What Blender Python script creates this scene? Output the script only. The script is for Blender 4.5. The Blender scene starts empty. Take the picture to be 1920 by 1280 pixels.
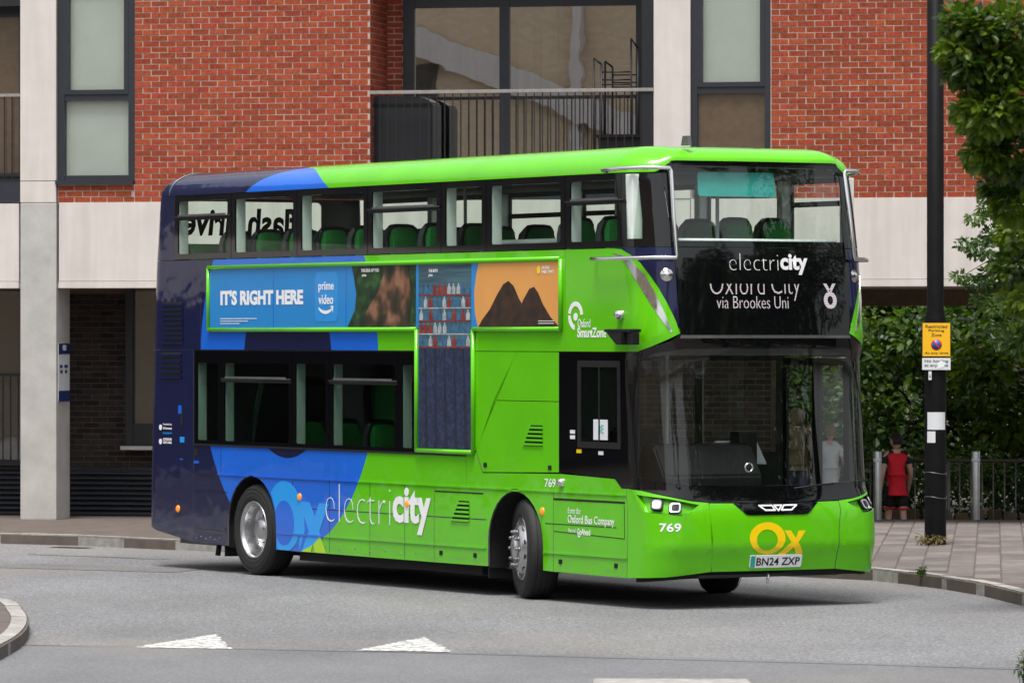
import bpy, bmesh, math, random
from mathutils import Vector, Matrix
random.seed(7)
R = math.radians
sc = bpy.context.scene
COL = sc.collection

# ---------------------------------------------------------------- camera, sky, sun, exposure
cam_d = bpy.data.cameras.new('camera')
cam_d.sensor_width = 36.0
cam_d.lens = 182.15
cam_d.shift_y = -0.0058
cam_d.clip_start = 0.5
cam_d.clip_end = 3000
cam_d.dof.use_dof = True
cam_d.dof.focus_distance = 50.0
cam_d.dof.aperture_fstop = 7.1
cam = bpy.data.objects.new('camera', cam_d)
cam.location = (0, 0, 2.5246)
cam.rotation_euler = (R(90), 0, 0)
COL.objects.link(cam)
sc.camera = cam

SUN_EL, SUN_AZ = 70.0, 195.0          # azimuth measured clockwise from +Y
wd = bpy.data.worlds.new('World'); sc.world = wd; wd.use_nodes = True
nt = wd.node_tree; nt.nodes.clear()
wo = nt.nodes.new('ShaderNodeOutputWorld'); bg = nt.nodes.new('ShaderNodeBackground')
sky = nt.nodes.new('ShaderNodeTexSky'); sky.sky_type = 'NISHITA'; sky.sun_disc = False
sky.sun_elevation = R(SUN_EL); sky.sun_rotation = R(SUN_AZ)
sky.air_density = 1.2; sky.dust_density = 4.0; sky.ozone_density = 1.0
hs = nt.nodes.new('ShaderNodeHueSaturation'); hs.inputs['Saturation'].default_value = 0.22   # thin cloud: nearly white sky
nt.links.new(sky.outputs[0], hs.inputs['Color'])
nt.links.new(hs.outputs[0], bg.inputs[0]); bg.inputs[1].default_value = 0.11
nt.links.new(bg.outputs[0], wo.inputs[0])
sun_d = bpy.data.lights.new('sun', 'SUN'); sun_d.energy = 2.0; sun_d.angle = R(20); sun_d.color = (1, .96, .9)
sun = bpy.data.objects.new('sun', sun_d); COL.objects.link(sun)
az, el = R(SUN_AZ), R(SUN_EL)
sdir = Vector((math.sin(az)*math.cos(el), math.cos(az)*math.cos(el), math.sin(el)))
sun.rotation_euler = sdir.to_track_quat('Z', 'Y').to_euler()
vs = sc.view_settings
vs.view_transform = 'Standard'; vs.look = 'None'; vs.gamma = 1.0; vs.use_curve_mapping = False
vs.exposure = 0.90
sc.cycles.max_bounces = 10; sc.cycles.transparent_max_bounces = 24; sc.cycles.glossy_bounces = 4
sc.cycles.use_denoising = True
sc.cycles.sample_clamp_indirect = 4.0

# ---------------------------------------------------------------- materials
def new_mat(name):
    m = bpy.data.materials.new(name); m.use_nodes = True
    n = m.node_tree; b = n.nodes['Principled BSDF']; return m, n, b
def mat(name, col, rough=.5, metal=0., coat=0., var=0., vscale=6., bump=0., bscale=60., spec=.5, emis=None, estr=1., rvar=0.):
    m, n, b = new_mat(name)
    b.inputs['Base Color'].default_value = (*col, 1)
    b.inputs['Roughness'].default_value = rough; b.inputs['Metallic'].default_value = metal
    b.inputs['Coat Weight'].default_value = coat; b.inputs['Coat Roughness'].default_value = .06
    b.inputs['Specular IOR Level'].default_value = spec
    if emis:
        b.inputs['Emission Color'].default_value = (*emis, 1); b.inputs['Emission Strength'].default_value = estr
    if var or bump or rvar:
        tc = n.nodes.new('ShaderNodeTexCoord')
    if var or rvar:
        nz = n.nodes.new('ShaderNodeTexNoise'); nz.inputs['Scale'].default_value = vscale
        nz.inputs['Detail'].default_value = 6; nz.inputs['Roughness'].default_value = .65
        n.links.new(tc.outputs['Object'], nz.inputs['Vector'])
    if var:
        mr = n.nodes.new('ShaderNodeMapRange'); mr.inputs[1].default_value = .3; mr.inputs[2].default_value = .7
        mr.inputs[3].default_value = 1-var; mr.inputs[4].default_value = 1+var
        n.links.new(nz.outputs[0], mr.inputs[0])
        mx = n.nodes.new('ShaderNodeVectorMath'); mx.operation = 'SCALE'
        mx.inputs[0].default_value = col; n.links.new(mr.outputs[0], mx.inputs['Scale'])
        n.links.new(mx.outputs[0], b.inputs['Base Color'])
    if rvar:
        mr = n.nodes.new('ShaderNodeMapRange'); mr.inputs[1].default_value = .3; mr.inputs[2].default_value = .7
        mr.inputs[3].default_value = max(0, rough-rvar); mr.inputs[4].default_value = min(1, rough+rvar)
        n.links.new(nz.outputs[0], mr.inputs[0]); n.links.new(mr.outputs[0], b.inputs['Roughness'])
    if bump:
        n2 = n.nodes.new('ShaderNodeTexNoise'); n2.inputs['Scale'].default_value = bscale; n2.inputs['Detail'].default_value = 4
        n.links.new(tc.outputs['Object'], n2.inputs['Vector'])
        bp = n.nodes.new('ShaderNodeBump'); bp.inputs['Strength'].default_value = bump; bp.inputs['Distance'].default_value = .01
        n.links.new(n2.outputs[0], bp.inputs['Height']); n.links.new(bp.outputs[0], b.inputs['Normal'])
    return m
def glass_mat(name, tint, refl=1.0, rough=0.0, ior=1.5, wavy=0.):
    m = bpy.data.materials.new(name); m.use_nodes = True; n = m.node_tree; n.nodes.clear()
    o = n.nodes.new('ShaderNodeOutputMaterial'); mx = n.nodes.new('ShaderNodeMixShader')
    tr = n.nodes.new('ShaderNodeBsdfTransparent'); tr.inputs[0].default_value = (*tint, 1)
    gl = n.nodes.new('ShaderNodeBsdfGlossy'); gl.inputs['Roughness'].default_value = rough
    fr = n.nodes.new('ShaderNodeFresnel'); fr.inputs[0].default_value = ior
    ml = n.nodes.new('ShaderNodeMath'); ml.operation = 'MULTIPLY'; ml.inputs[1].default_value = refl; ml.use_clamp = True
    ge = n.nodes.new('ShaderNodeNewGeometry'); iv = n.nodes.new('ShaderNodeMath'); iv.operation = 'SUBTRACT'; iv.inputs[0].default_value = 1
    m2 = n.nodes.new('ShaderNodeMath'); m2.operation = 'MULTIPLY'                 # the pane reflects at its outer face only
    n.links.new(ge.outputs['Backfacing'], iv.inputs[1]); n.links.new(fr.outputs[0], ml.inputs[0]); n.links.new(ml.outputs[0], m2.inputs[0]); n.links.new(iv.outputs[0], m2.inputs[1]); n.links.new(m2.outputs[0], mx.inputs[0])
    n.links.new(tr.outputs[0], mx.inputs[1]); n.links.new(gl.outputs[0], mx.inputs[2]); n.links.new(mx.outputs[0], o.inputs[0])
    if wavy:
        tc = n.nodes.new('ShaderNodeTexCoord'); nz = n.nodes.new('ShaderNodeTexNoise'); nz.inputs['Scale'].default_value = 1.6
        n.links.new(tc.outputs['Object'], nz.inputs['Vector']); bp = n.nodes.new('ShaderNodeBump')
        bp.inputs['Strength'].default_value = wavy; bp.inputs['Distance'].default_value = .02
        n.links.new(nz.outputs[0], bp.inputs['Height']); n.links.new(bp.outputs[0], gl.inputs['Normal']); n.links.new(bp.outputs[0], fr.inputs['Normal'])
    return m

GREEN = (.105, .49, .0005); BLUE = (.006, .12, .62); NAVY = (.003, .006, .045)
def livery_mat():
    m, n, b = new_mat('bus_paint')
    uv = n.nodes.new('ShaderNodeUVMap'); uv.uv_map = 'paint'
    sep = n.nodes.new('ShaderNodeSeparateXYZ'); n.links.new(uv.outputs[0], sep.inputs[0])
    def dist(cx, cz):
        v = n.nodes.new('ShaderNodeVectorMath'); v.operation = 'DISTANCE'; v.inputs[1].default_value = (cx, cz, 0)
        n.links.new(uv.outputs[0], v.inputs[0]); return v.outputs['Value']
    def less(s, t):
        k = n.nodes.new('ShaderNodeMath'); k.operation = 'LESS_THAN'; n.links.new(s, k.inputs[0]); k.inputs[1].default_value = t; return k.outputs[0]
    def mix(fac, A, Bc):
        k = n.nodes.new('ShaderNodeMix'); k.data_type = 'RGBA'; n.links.new(fac, k.inputs[0])
        for val, i in ((A, 6), (Bc, 7)):
            if isinstance(val, tuple): k.inputs[i].default_value = (*val, 1)
            else: n.links.new(val, k.inputs[i])
        return k.outputs[2]
    c = mix(less(sep.outputs[0], .78), GREEN, NAVY)
    c = mix(less(dist(.80, 2.27), 2.0), c, BLUE)
    c = mix(less(dist(.81, 2.24), .99), c, NAVY)
    tc = n.nodes.new('ShaderNodeTexCoord'); nz = n.nodes.new('ShaderNodeTexNoise'); nz.inputs['Scale'].default_value = 1.4; nz.inputs['Detail'].default_value = 8
    n.links.new(tc.outputs['Object'], nz.inputs['Vector'])
    mr = n.nodes.new('ShaderNodeMapRange'); mr.inputs[1].default_value = .3; mr.inputs[2].default_value = .7; mr.inputs[3].default_value = .93; mr.inputs[4].default_value = 1.06
    n.links.new(nz.outputs[0], mr.inputs[0])
    sv = n.nodes.new('ShaderNodeVectorMath'); sv.operation = 'SCALE'; n.links.new(c, sv.inputs[0]); n.links.new(mr.outputs[0], sv.inputs['Scale'])
    dn = n.nodes.new('ShaderNodeTexNoise'); dn.inputs['Scale'].default_value = 5; dn.inputs['Detail'].default_value = 9; dn.inputs['Roughness'].default_value = .7
    dm = n.nodes.new('ShaderNodeMapping'); dm.inputs['Scale'].default_value = (.6, 1, 2.2); n.links.new(tc.outputs['Object'], dm.inputs[0]); n.links.new(dm.outputs[0], dn.inputs['Vector'])
    dz = n.nodes.new('ShaderNodeMapRange'); dz.inputs[1].default_value = .85; dz.inputs[2].default_value = .3; dz.inputs[3].default_value = 0; dz.inputs[4].default_value = .45; n.links.new(sep.outputs[1], dz.inputs[0])
    dr_ = n.nodes.new('ShaderNodeMapRange'); dr_.inputs[1].default_value = .42; dr_.inputs[2].default_value = .75; n.links.new(dn.outputs[0], dr_.inputs[0])
    df = n.nodes.new('ShaderNodeMath'); df.operation = 'MULTIPLY'; n.links.new(dz.outputs[0], df.inputs[0]); n.links.new(dr_.outputs[0], df.inputs[1])
    n.links.new(mix(df.outputs[0], sv.outputs[0], (.16, .14, .11)), b.inputs['Base Color'])
    b.inputs['Roughness'].default_value = .5; b.inputs['Coat Weight'].default_value = .8; b.inputs['Coat Roughness'].default_value = .05
    b.inputs['Specular IOR Level'].default_value = .12
    # faint panel waviness, so that reflections are not perfectly flat
    nw = n.nodes.new('ShaderNodeTexNoise'); nw.inputs['Scale'].default_value = 2.2; n.links.new(tc.outputs['Object'], nw.inputs['Vector'])
    bp = n.nodes.new('ShaderNodeBump'); bp.inputs['Strength'].default_value = .28; bp.inputs['Distance'].default_value = .02
    n.links.new(nw.outputs[0], bp.inputs['Height']); n.links.new(bp.outputs[0], b.inputs['Coat Normal'])
    return m
M = {}
M['paint'] = livery_mat()
def paint(name, col): return mat(name, col, .5, coat=.8, var=.05, vscale=1.5, spec=.12)
M['green'] = paint('green_paint', GREEN); M['blue'] = paint('blue_paint', BLUE); M['navy'] = paint('navy_paint', NAVY)
M['lightblue'] = paint('light_blue_paint', (.01, .30, .78)); M['lime'] = paint('lime_paint', (.36, .60, .01)); M['yellow'] = paint('yellow_paint', (.86, .58, .004))
M['whitep'] = mat('white_vinyl', (.80, .80, .82), .4, var=.03)
M['gloss'] = mat('black_gloss', (.003, .003, .004), .04, spec=.6)
M['black'] = mat('black_plastic', (.008, .008, .009), .5, var=.25, vscale=12, spec=.25)
M['rubber'] = mat('black_rubber', (.013, .013, .013), .75, var=.35, vscale=25, bump=.2)
M['under'] = mat('underbody', (.006, .006, .006), .9, var=.3)
M['lining'] = mat('bus_lining', (.10, .11, .11), .6, var=.1)
M['pale'] = mat('pale_trim', (.74, .80, .76), .5, var=.06)
M['seatgreen'] = mat('seat_moquette', (.020, .26, .045), .85, var=.2, vscale=40)
M['seatdark'] = mat('seat_shell', (.012, .018, .018), .35, var=.2)
M['chrome'] = mat('polished_steel', (.72, .72, .72), .16, 1.0, rvar=.08, vscale=20)
M['alloy'] = mat('wheel_alloy', (.52, .52, .53), .32, 1.0, var=.15, vscale=14, rvar=.1)
M['greymet'] = mat('grey_metal', (.20, .20, .21), .42, .8, var=.2)
M['amber'] = mat('amber_lens', (.80, .22, .01), .2, coat=.6, emis=(.9, .25, .01), estr=.25)
M['lamp'] = mat('lit_headlamp', (.9, .9, .9), .1, emis=(1, 1, 1), estr=3.0)
M['led'] = mat('display_led', (.02, .02, .02), .5, emis=(.95, .84, .90), estr=.4)
n = M['led'].node_tree; uvn = n.nodes.new('ShaderNodeUVMap'); uvn.uv_map = 'paint'       # rows of diodes
wv = n.nodes.new('ShaderNodeTexWave'); wv.bands_direction = 'Y'; wv.inputs['Scale'].default_value = 20; n.links.new(uvn.outputs[0], wv.inputs['Vector'])
mr = n.nodes.new('ShaderNodeMapRange'); mr.inputs[1].default_value = .15; mr.inputs[2].default_value = .55; mr.inputs[3].default_value = .1; mr.inputs[4].default_value = .46
n.links.new(wv.outputs['Fac'], mr.inputs[0]); n.links.new(mr.outputs[0], n.nodes['Principled BSDF'].inputs['Emission Strength'])
M['teal'] = mat('teal_sunblind', (.02, .34, .30), .55, var=.1)
M['glass_up'] = glass_mat('upper_glass', (.92, .965, .94), .6)
M['glass_low'] = glass_mat('tinted_glass', (.62, .70, .66), .6)
M['glass_ws'] = glass_mat('windscreen_glass', (.95, .975, .965), 1.7)
M['glass_clear'] = glass_mat('clear_glass', (.95, .97, .96), .6)

# ---------------------------------------------------------------- helpers
def tag(o, label=None, cat=None, group=None, kind=None):
    if label: o['label'] = label
    if cat: o['category'] = cat
    if group: o['group'] = group
    if kind: o['kind'] = kind
    return o
def empty(name, loc=(0, 0, 0), rz=0):
    o = bpy.data.objects.new(name, None); COL.objects.link(o); o.location = loc; o.rotation_euler = (0, 0, rz); o.empty_display_size = .2
    return o
def link(name, me, parent=None, mats=None):
    o = bpy.data.objects.new(name, me); COL.objects.link(o)
    if mats and not me.materials:
        for m in (mats if isinstance(mats, (list, tuple)) else [mats]): me.materials.append(m)
    if parent: o.parent = parent
    return o
def from_bm(name, bm, m, parent=None, smooth=False):
    me = bpy.data.meshes.new(name); bm.to_mesh(me); bm.free()
    if smooth:
        for p in me.polygons: p.use_smooth = True
    return link(name, me, parent, m)
def box_bm(bm, x0, x1, y0, y1, z0, z1):
    v = [bm.verts.new(p) for p in ((x0,y0,z0),(x1,y0,z0),(x1,y1,z0),(x0,y1,z0),(x0,y0,z1),(x1,y0,z1),(x1,y1,z1),(x0,y1,z1))]
    for f in ((0,3,2,1),(4,5,6,7),(0,1,5,4),(1,2,6,5),(2,3,7,6),(3,0,4,7)): bm.faces.new([v[i] for i in f])
    return v
def box(name, x0, x1, y0, y1, z0, z1, m, parent=None, bev=0.):
    bm = bmesh.new(); box_bm(bm, x0, x1, y0, y1, z0, z1)
    if bev: bmesh.ops.bevel(bm, geom=bm.edges[:], offset=bev, segments=2, affect='EDGES', profile=.7)
    return from_bm(name, bm, m, parent)
def prism_bm(bm, poly, y0, y1, axis='y'):
    # poly in two coordinates, extruded along the third
    def P3(p, t):
        return (p[0], t, p[1]) if axis == 'y' else ((t, p[0], p[1]) if axis == 'x' else (p[0], p[1], t))
    a = [bm.verts.new(P3(p, y0)) for p in poly]; b = [bm.verts.new(P3(p, y1)) for p in poly]
    bm.faces.new(a); bm.faces.new(b[::-1]); n = len(poly)
    for i in range(n): bm.faces.new((a[i], b[i], b[(i+1) % n], a[(i+1) % n]))
    bmesh.ops.recalc_face_normals(bm, faces=bm.faces[:])
def prism(name, poly, y0, y1, m, parent=None, axis='y', bev=0.):
    bm = bmesh.new(); prism_bm(bm, poly, y0, y1, axis)
    if bev: bmesh.ops.bevel(bm, geom=bm.edges[:], offset=bev, segments=2, affect='EDGES')
    return from_bm(name, bm, m, parent)
def tube_bm(bm, pts, r, seg=10, caps=True):
    pts = [Vector(p) for p in pts]; rings = []
    rr = r if isinstance(r, (list, tuple)) else [r]*len(pts)
    up = None
    for i, p in enumerate(pts):
        d = (pts[min(i+1, len(pts)-1)]-pts[max(i-1, 0)]).normalized()
        if up is None: up = d.orthogonal().normalized()
        up = (up - d*up.dot(d)).normalized(); w = d.cross(up)
        rings.append([bm.verts.new(p+(up*math.cos(2*math.pi*k/seg)+w*math.sin(2*math.pi*k/seg))*rr[i]) for k in range(seg)])
    for A, Bq in zip(rings, rings[1:]):
        for k in range(seg):
            f = bm.faces.new((A[k], A[(k+1) % seg], Bq[(k+1) % seg], Bq[k])); f.smooth = True
    if caps:
        bm.faces.new(rings[0][::-1]); bm.faces.new(rings[-1])
def tube(name, pts, r, m, parent=None, seg=10):
    bm = bmesh.new(); tube_bm(bm, pts, r, seg); return from_bm(name, bm, m, parent)
def lathe_bm(bm, prof, seg=32, axis='y', c=(0, 0, 0)):
    # prof: list of (radius, along-axis); closed ends only where radius is 0
    rings = []
    for r, t in prof:
        ring = []
        for k in range(seg):
            a = 2*math.pi*k/seg; x, y = r*math.cos(a), r*math.sin(a)
            p = {'y': (x, t, y), 'x': (t, x, y), 'z': (x, y, t)}[axis]
            ring.append(bm.verts.new((p[0]+c[0], p[1]+c[1], p[2]+c[2])))
        rings.append(ring)
    for A, Bq in zip(rings, rings[1:]):
        for k in range(seg):
            f = bm.faces.new((A[k], A[(k+1) % seg], Bq[(k+1) % seg], Bq[k])); f.smooth = True
    bmesh.ops.remove_doubles(bm, verts=bm.verts[:], dist=1e-6)
    bmesh.ops.recalc_face_normals(bm, faces=bm.faces[:])
def lathe(name, prof, m, parent=None, seg=32, axis='y', c=(0, 0, 0)):
    bm = bmesh.new(); lathe_bm(bm, prof, seg, axis, c); return from_bm(name, bm, m, parent)
def text_raw(body, bold=0., shear=0.):
    cu = bpy.data.curves.new('lettering', 'FONT'); cu.body = body; cu.offset = bold; cu.shear = shear; cu.resolution_u = 3
    ob = bpy.data.objects.new('lettering', cu); me = bpy.data.meshes.new_from_object(ob)
    bm = bmesh.new(); bm.from_mesh(me)
    bpy.data.objects.remove(ob); bpy.data.curves.remove(cu); bpy.data.meshes.remove(me)
    return bm
def fit_bm(bm, x0, y0, x1, y1):
    xs = [v.co.x for v in bm.verts]; ys = [v.co.y for v in bm.verts]
    ax, bx_, ay, by = min(xs), max(xs), min(ys), max(ys)
    for v in bm.verts:
        v.co.x = x0+(v.co.x-ax)/(bx_-ax)*(x1-x0); v.co.y = y0+(v.co.y-ay)/(by-ay)*(y1-y0)
        v.co.z = 0
def flat_text(name, body, x0, z0, x1, z1, y, m, parent, bold=0.):
    # lettering lying in a plane y = const that faces -y
    bm = text_raw(body, bold); fit_bm(bm, x0, z0, x1, z1)
    for v in bm.verts: v.co = Vector((v.co.x, y, v.co.y))
    return from_bm(name, bm, m, parent)

# ================================================================ THE SETTING
def asphalt(name, c, spk=.5, scale=260):
    m, n, b = new_mat(name)
    tc = n.nodes.new('ShaderNodeTexCoord')
    a = n.nodes.new('ShaderNodeTexNoise'); a.inputs['Scale'].default_value = scale/8; a.inputs['Detail'].default_value = 3; a.inputs['Roughness'].default_value = .8
    l = n.nodes.new('ShaderNodeTexNoise'); l.inputs['Scale'].default_value = .35; l.inputs['Detail'].default_value = 5; l.inputs['Roughness'].default_value = .6
    mp = n.nodes.new('ShaderNodeMapping'); mp.inputs['Scale'].default_value = (1, .45, 1); mp.inputs['Rotation'].default_value = (0, 0, .5)
    vo = n.nodes.new('ShaderNodeTexVoronoi'); vo.inputs['Scale'].default_value = scale/5
    for q in (a, vo): n.links.new(tc.outputs['Object'], q.inputs['Vector'])
    n.links.new(tc.outputs['Object'], mp.inputs[0]); n.links.new(mp.outputs[0], l.inputs['Vector'])
    def rng(src, lo, hi, a0=.3, a1=.7):
        r = n.nodes.new('ShaderNodeMapRange'); r.inputs[1].default_value = a0; r.inputs[2].default_value = a1; r.inputs[3].default_value = lo; r.inputs[4].default_value = hi
        n.links.new(src, r.inputs[0]); return r.outputs[0]
    def mul(x, y):
        k = n.nodes.new('ShaderNodeMath'); k.operation = 'MULTIPLY'; n.links.new(x, k.inputs[0]); n.links.new(y, k.inputs[1]); return k.outputs[0]
    sep = n.nodes.new('ShaderNodeSeparateColor'); n.links.new(vo.outputs['Color'], sep.inputs[0])
    f = mul(mul(rng(a.outputs[0], 1-spk*.6, 1+spk*.6), rng(l.outputs[0], .78, 1.2)), rng(sep.outputs[0], 1-spk*.55, 1+spk*.75, 0, 1))
    sv = n.nodes.new('ShaderNodeVectorMath'); sv.operation = 'SCALE'; sv.inputs[0].default_value = c; n.links.new(f, sv.inputs['Scale'])
    d2 = n.nodes.new('ShaderNodeTexNoise'); d2.inputs['Scale'].default_value = .22; d2.inputs['Detail'].default_value = 6; n.links.new(tc.outputs['Object'], d2.inputs['Vector'])
    mxd = n.nodes.new('ShaderNodeMix'); mxd.data_type = 'RGBA'; n.links.new(rng(d2.outputs[0], 0, .30, .5, .68), mxd.inputs[0]); n.links.new(sv.outputs[0], mxd.inputs[6]); mxd.inputs[7].default_value = (.24, .215, .175, 1)
    n.links.new(mxd.outputs[2], b.inputs['Base Color']); b.inputs['Roughness'].default_value = .82; b.inputs['Specular IOR Level'].default_value = .3
    bp = n.nodes.new('ShaderNodeBump'); bp.inputs['Strength'].default_value = .5; bp.inputs['Distance'].default_value = .006
    n.links.new(a.outputs[0], bp.inputs['Height']); n.links.new(bp.outputs[0], b.inputs['Normal'])
    return m
M['patch'] = asphalt('asphalt_patch', (.128, .128, .134), .5, 300)
M['tar'] = mat('sealed_crack', (.07, .07, .072), .7)
M['road'] = asphalt('asphalt', (.152, .153, .160), .7)
M['table'] = asphalt('smooth_asphalt', (.138, .140, .149), .4, 300)
M['earth'] = mat('earth', (.05, .045, .03), .95, var=.4, vscale=2)
def objrand_mat(name, c, amp, rough=.8, var=.12, vscale=14, hue=.02, attr=None, bump=.3):
    """a material whose brightness differs from piece to piece (object random, or the attribute 'rnd')"""
    m, n, b = new_mat(name)
    if attr:
        s = n.nodes.new('ShaderNodeAttribute'); s.attribute_name = attr; src = s.outputs['Fac']
    else:
        s = n.nodes.new('ShaderNodeObjectInfo'); src = s.outputs['Random']
    tc = n.nodes.new('ShaderNodeTexCoord'); nz = n.nodes.new('ShaderNodeTexNoise'); nz.inputs['Scale'].default_value = vscale; nz.inputs['Detail'].default_value = 5
    geo = n.nodes.new('ShaderNodeNewGeometry')
    n.links.new(geo.outputs['Position'], nz.inputs['Vector'])
    r1 = n.nodes.new('ShaderNodeMapRange'); r1.inputs[3].default_value = 1-amp; r1.inputs[4].default_value = 1+amp; n.links.new(src, r1.inputs[0])
    r2 = n.nodes.new('ShaderNodeMapRange'); r2.inputs[1].default_value = .3; r2.inputs[2].default_value = .7; r2.inputs[3].default_value = 1-var; r2.inputs[4].default_value = 1+var; n.links.new(nz.outputs[0], r2.inputs[0])
    mu = n.nodes.new('ShaderNodeMath'); mu.operation = 'MULTIPLY'; n.links.new(r1.outputs[0], mu.inputs[0]); n.links.new(r2.outputs[0], mu.inputs[1])
    hsv = n.nodes.new('ShaderNodeHueSaturation'); hsv.inputs['Color'].default_value = (*c, 1)
    hm = n.nodes.new('ShaderNodeMath'); hm.operation = 'MULTIPLY_ADD'; hm.inputs[1].default_value = 37.7; hm.inputs[2].default_value = 0; n.links.new(src, hm.inputs[0])
    hf = n.nodes.new('ShaderNodeMath'); hf.operation = 'FRACT'; n.links.new(hm.outputs[0], hf.inputs[0])
    hr = n.nodes.new('ShaderNodeMapRange'); hr.inputs[3].default_value = .5-hue; hr.inputs[4].default_value = .5+hue; n.links.new(hf.outputs[0], hr.inputs[0])
    n.links.new(hr.outputs[0], hsv.inputs['Hue']); n.links.new(mu.outputs[0], hsv.inputs['Value'])
    n.links.new(hsv.outputs[0], b.inputs['Base Color']); b.inputs['Roughness'].default_value = rough; b.inputs['Specular IOR Level'].default_value = .1
    if bump:
        n2 = n.nodes.new('ShaderNodeTexNoise'); n2.inputs['Scale'].default_value = 90; n2.inputs['Detail'].default_value = 4
        n.links.new(geo.outputs['Position'], n2.inputs['Vector'])
        bp = n.nodes.new('ShaderNodeBump'); bp.inputs['Strength'].default_value = bump; bp.inputs['Distance'].default_value = .008
        n.links.new(n2.outputs[0], bp.inputs['Height']); n.links.new(bp.outputs[0], b.inputs['Normal'])
    return m
M['slab'] = objrand_mat('paving_slab', (.155, .136, .13), .22, .85, .16, 5, .012)
M['kerb'] = objrand_mat('kerb_granite', (.30, .29, .275), .15, .8, .25, 9, .01)
M['pavebase'] = mat('pavement_bed', (.10, .08, .07), .9, var=.25, vscale=3)

def sheet(name, poly, z, m, kind='structure', parent=None, depth=0):
    bm = bmesh.new()
    if depth: prism_bm(bm, poly, z-depth, z, 'z')
    else: bm.faces.new([bm.verts.new((x, y, z)) for x, y in poly]); bmesh.ops.recalc_face_normals(bm, faces=bm.faces[:])
    if not depth:
        for f in bm.faces:
            if f.normal.z < 0: f.normal_flip()
    bmesh.ops.triangulate(bm, faces=bm.faces[:])
    o = from_bm(name, bm, m, parent)
    if kind: o['kind'] = kind
    return o
sheet('ground', [(-1500, -1500), (1500, -1500), (1500, 1500), (-1500, 1500)], -.45, M['earth'])
sheet('road', [(-60, -40), (60, -40), (60, 66.5), (-60, 66.5)], 0, M['road'], depth=.44)
sheet('raised_table', [(-60, 20), (60, 20), (60, 19.6), (8, 37.92), (3.89, 39.36), (1.339, 40.66), (-1.367, 41.49), (-4.17, 42.2), (-12, 44.6), (-60, 60)], .005, M['table'])

KERB = [(-30, 73.0), (-16, 67.3), (-12, 65.7), (-9, 64.4), (-6.22, 62.94), (-5.19, 62.27), (-3.98, 61.05), (-1, 58.3), (2, 55.35), (3.74, 53.44), (4.02, 52.6), (4.30, 51.6), (4.56, 50.33), (4.78, 48.35), (4.9, 46), (5.2, 40), (6, 30), (7, 10)]
WA = R(12.8); WO = Vector((0, 66.6, 0)); WE = Vector((math.cos(WA), -math.sin(WA), 0)); WN = Vector((math.sin(WA), math.cos(WA), 0))
def wl(t, y, z=0): return WO+WE*t+WN*y+Vector((0, 0, z))
back = [wl(30, 2.6), wl(4.5, 2.6), wl(3.6, 4), wl(-40, 4)]
pav = sheet('pavement', KERB[::-1]+[(-40, 77)]+[(p.x, p.y) for p in back[::-1]]+[(40, 10)], .112, M['pavebase'], depth=.5)

# kerb stones along the edge
def kerb_mesh(ln, w=.15, h=.26):
    bm = bmesh.new(); box_bm(bm, -ln/2, ln/2, 0, w, -h, 0)
    top = [e for e in bm.edges if all(v.co.z > -.01 for v in e.verts) and all(v.co.y < .01 for v in e.verts)]
    bmesh.ops.bevel(bm, geom=top, offset=.02, segments=2, affect='EDGES')
    me = bpy.data.meshes.new('kerb_stone'); bm.to_mesh(me); bm.free(); me.materials.append(M['kerb']); return me
def lay_kerb(pts, parent, ln, ztop, side=1, rng=None):
    me = kerb_mesh(ln-.012); d = []
    L = [0]
    for p, q in zip(pts, pts[1:]): L.append(L[-1]+math.dist(p, q))
    def at(s):
        for i in range(len(pts)-1):
            if s <= L[i+1]:
                t = (s-L[i])/(L[i+1]-L[i]); return Vector((pts[i][0]+(pts[i+1][0]-pts[i][0])*t, pts[i][1]+(pts[i+1][1]-pts[i][1])*t, 0))
        return Vector((*pts[-1], 0))
    s = 0
    while s+ln < L[-1]:
        a, b = at(s), at(s+ln); mid = (a+b)/2
        s += ln
        if rng and not (rng[0] < mid.y < rng[1] and rng[2] < mid.x < rng[3]): continue
        o = bpy.data.objects.new('kerb_stone', me); COL.objects.link(o)
        dr = (b-a).normalized(); o.location = (mid.x, mid.y, ztop+random.uniform(-.004, .004))
        o.rotation_euler = (0, 0, math.atan2(dr.y, dr.x)+(math.pi if side < 0 else 0)); o.parent = parent
def smooth_line(pts, n=6):
    out = []
    for i in range(len(pts)-1):
        p0 = pts[max(i-1, 0)]; p1 = pts[i]; p2 = pts[i+1]; p3 = pts[min(i+2, len(pts)-1)]
        for k in range(n):
            t = k/n
            out.append(tuple(.5*((2*p1[j])+(-p0[j]+p2[j])*t+(2*p0[j]-5*p1[j]+4*p2[j]-p3[j])*t*t+(-p0[j]+3*p1[j]-3*p2[j]+p3[j])*t**3) for j in (0, 1)))
    return out+[pts[-1]]
lay_kerb(smooth_line(KERB), pav, .9, .128, 1, (40, 66, -9, 8))

# the slabs of the right-hand pavement
sd = Vector((.093, 1, 0)).normalized(); sx = Vector((sd.y, -sd.x, 0))
slab_meshes = []
for k in range(4):
    bm = bmesh.new(); box_bm(bm, -.130, .130, -.362, .362, -.03, 0)
    bmesh.ops.bevel(bm, geom=[e for e in bm.edges if all(v.co.z > -.01 for v in e.verts)], offset=.006, segments=1, affect='EDGES')
    for v in bm.verts:
        if v.co.z > -.01: v.co.z += random.uniform(-.001, .0015)
    me = bpy.data.meshes.new('paving_slab'); bm.to_mesh(me); bm.free(); me.materials.append(M['slab']); slab_meshes.append(me)
def kerb_x(y):   # kerb X at a given Y on the right
    k = smooth_line(KERB)
    for p, q in zip(k, k[1:]):
        if (p[1]-y)*(q[1]-y) <= 0 and p[0] > -6: return p[0]+(q[0]-p[0])*(y-p[1])/((q[1]-p[1]) or 1)
    return 99 if y < 60 else -9
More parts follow.
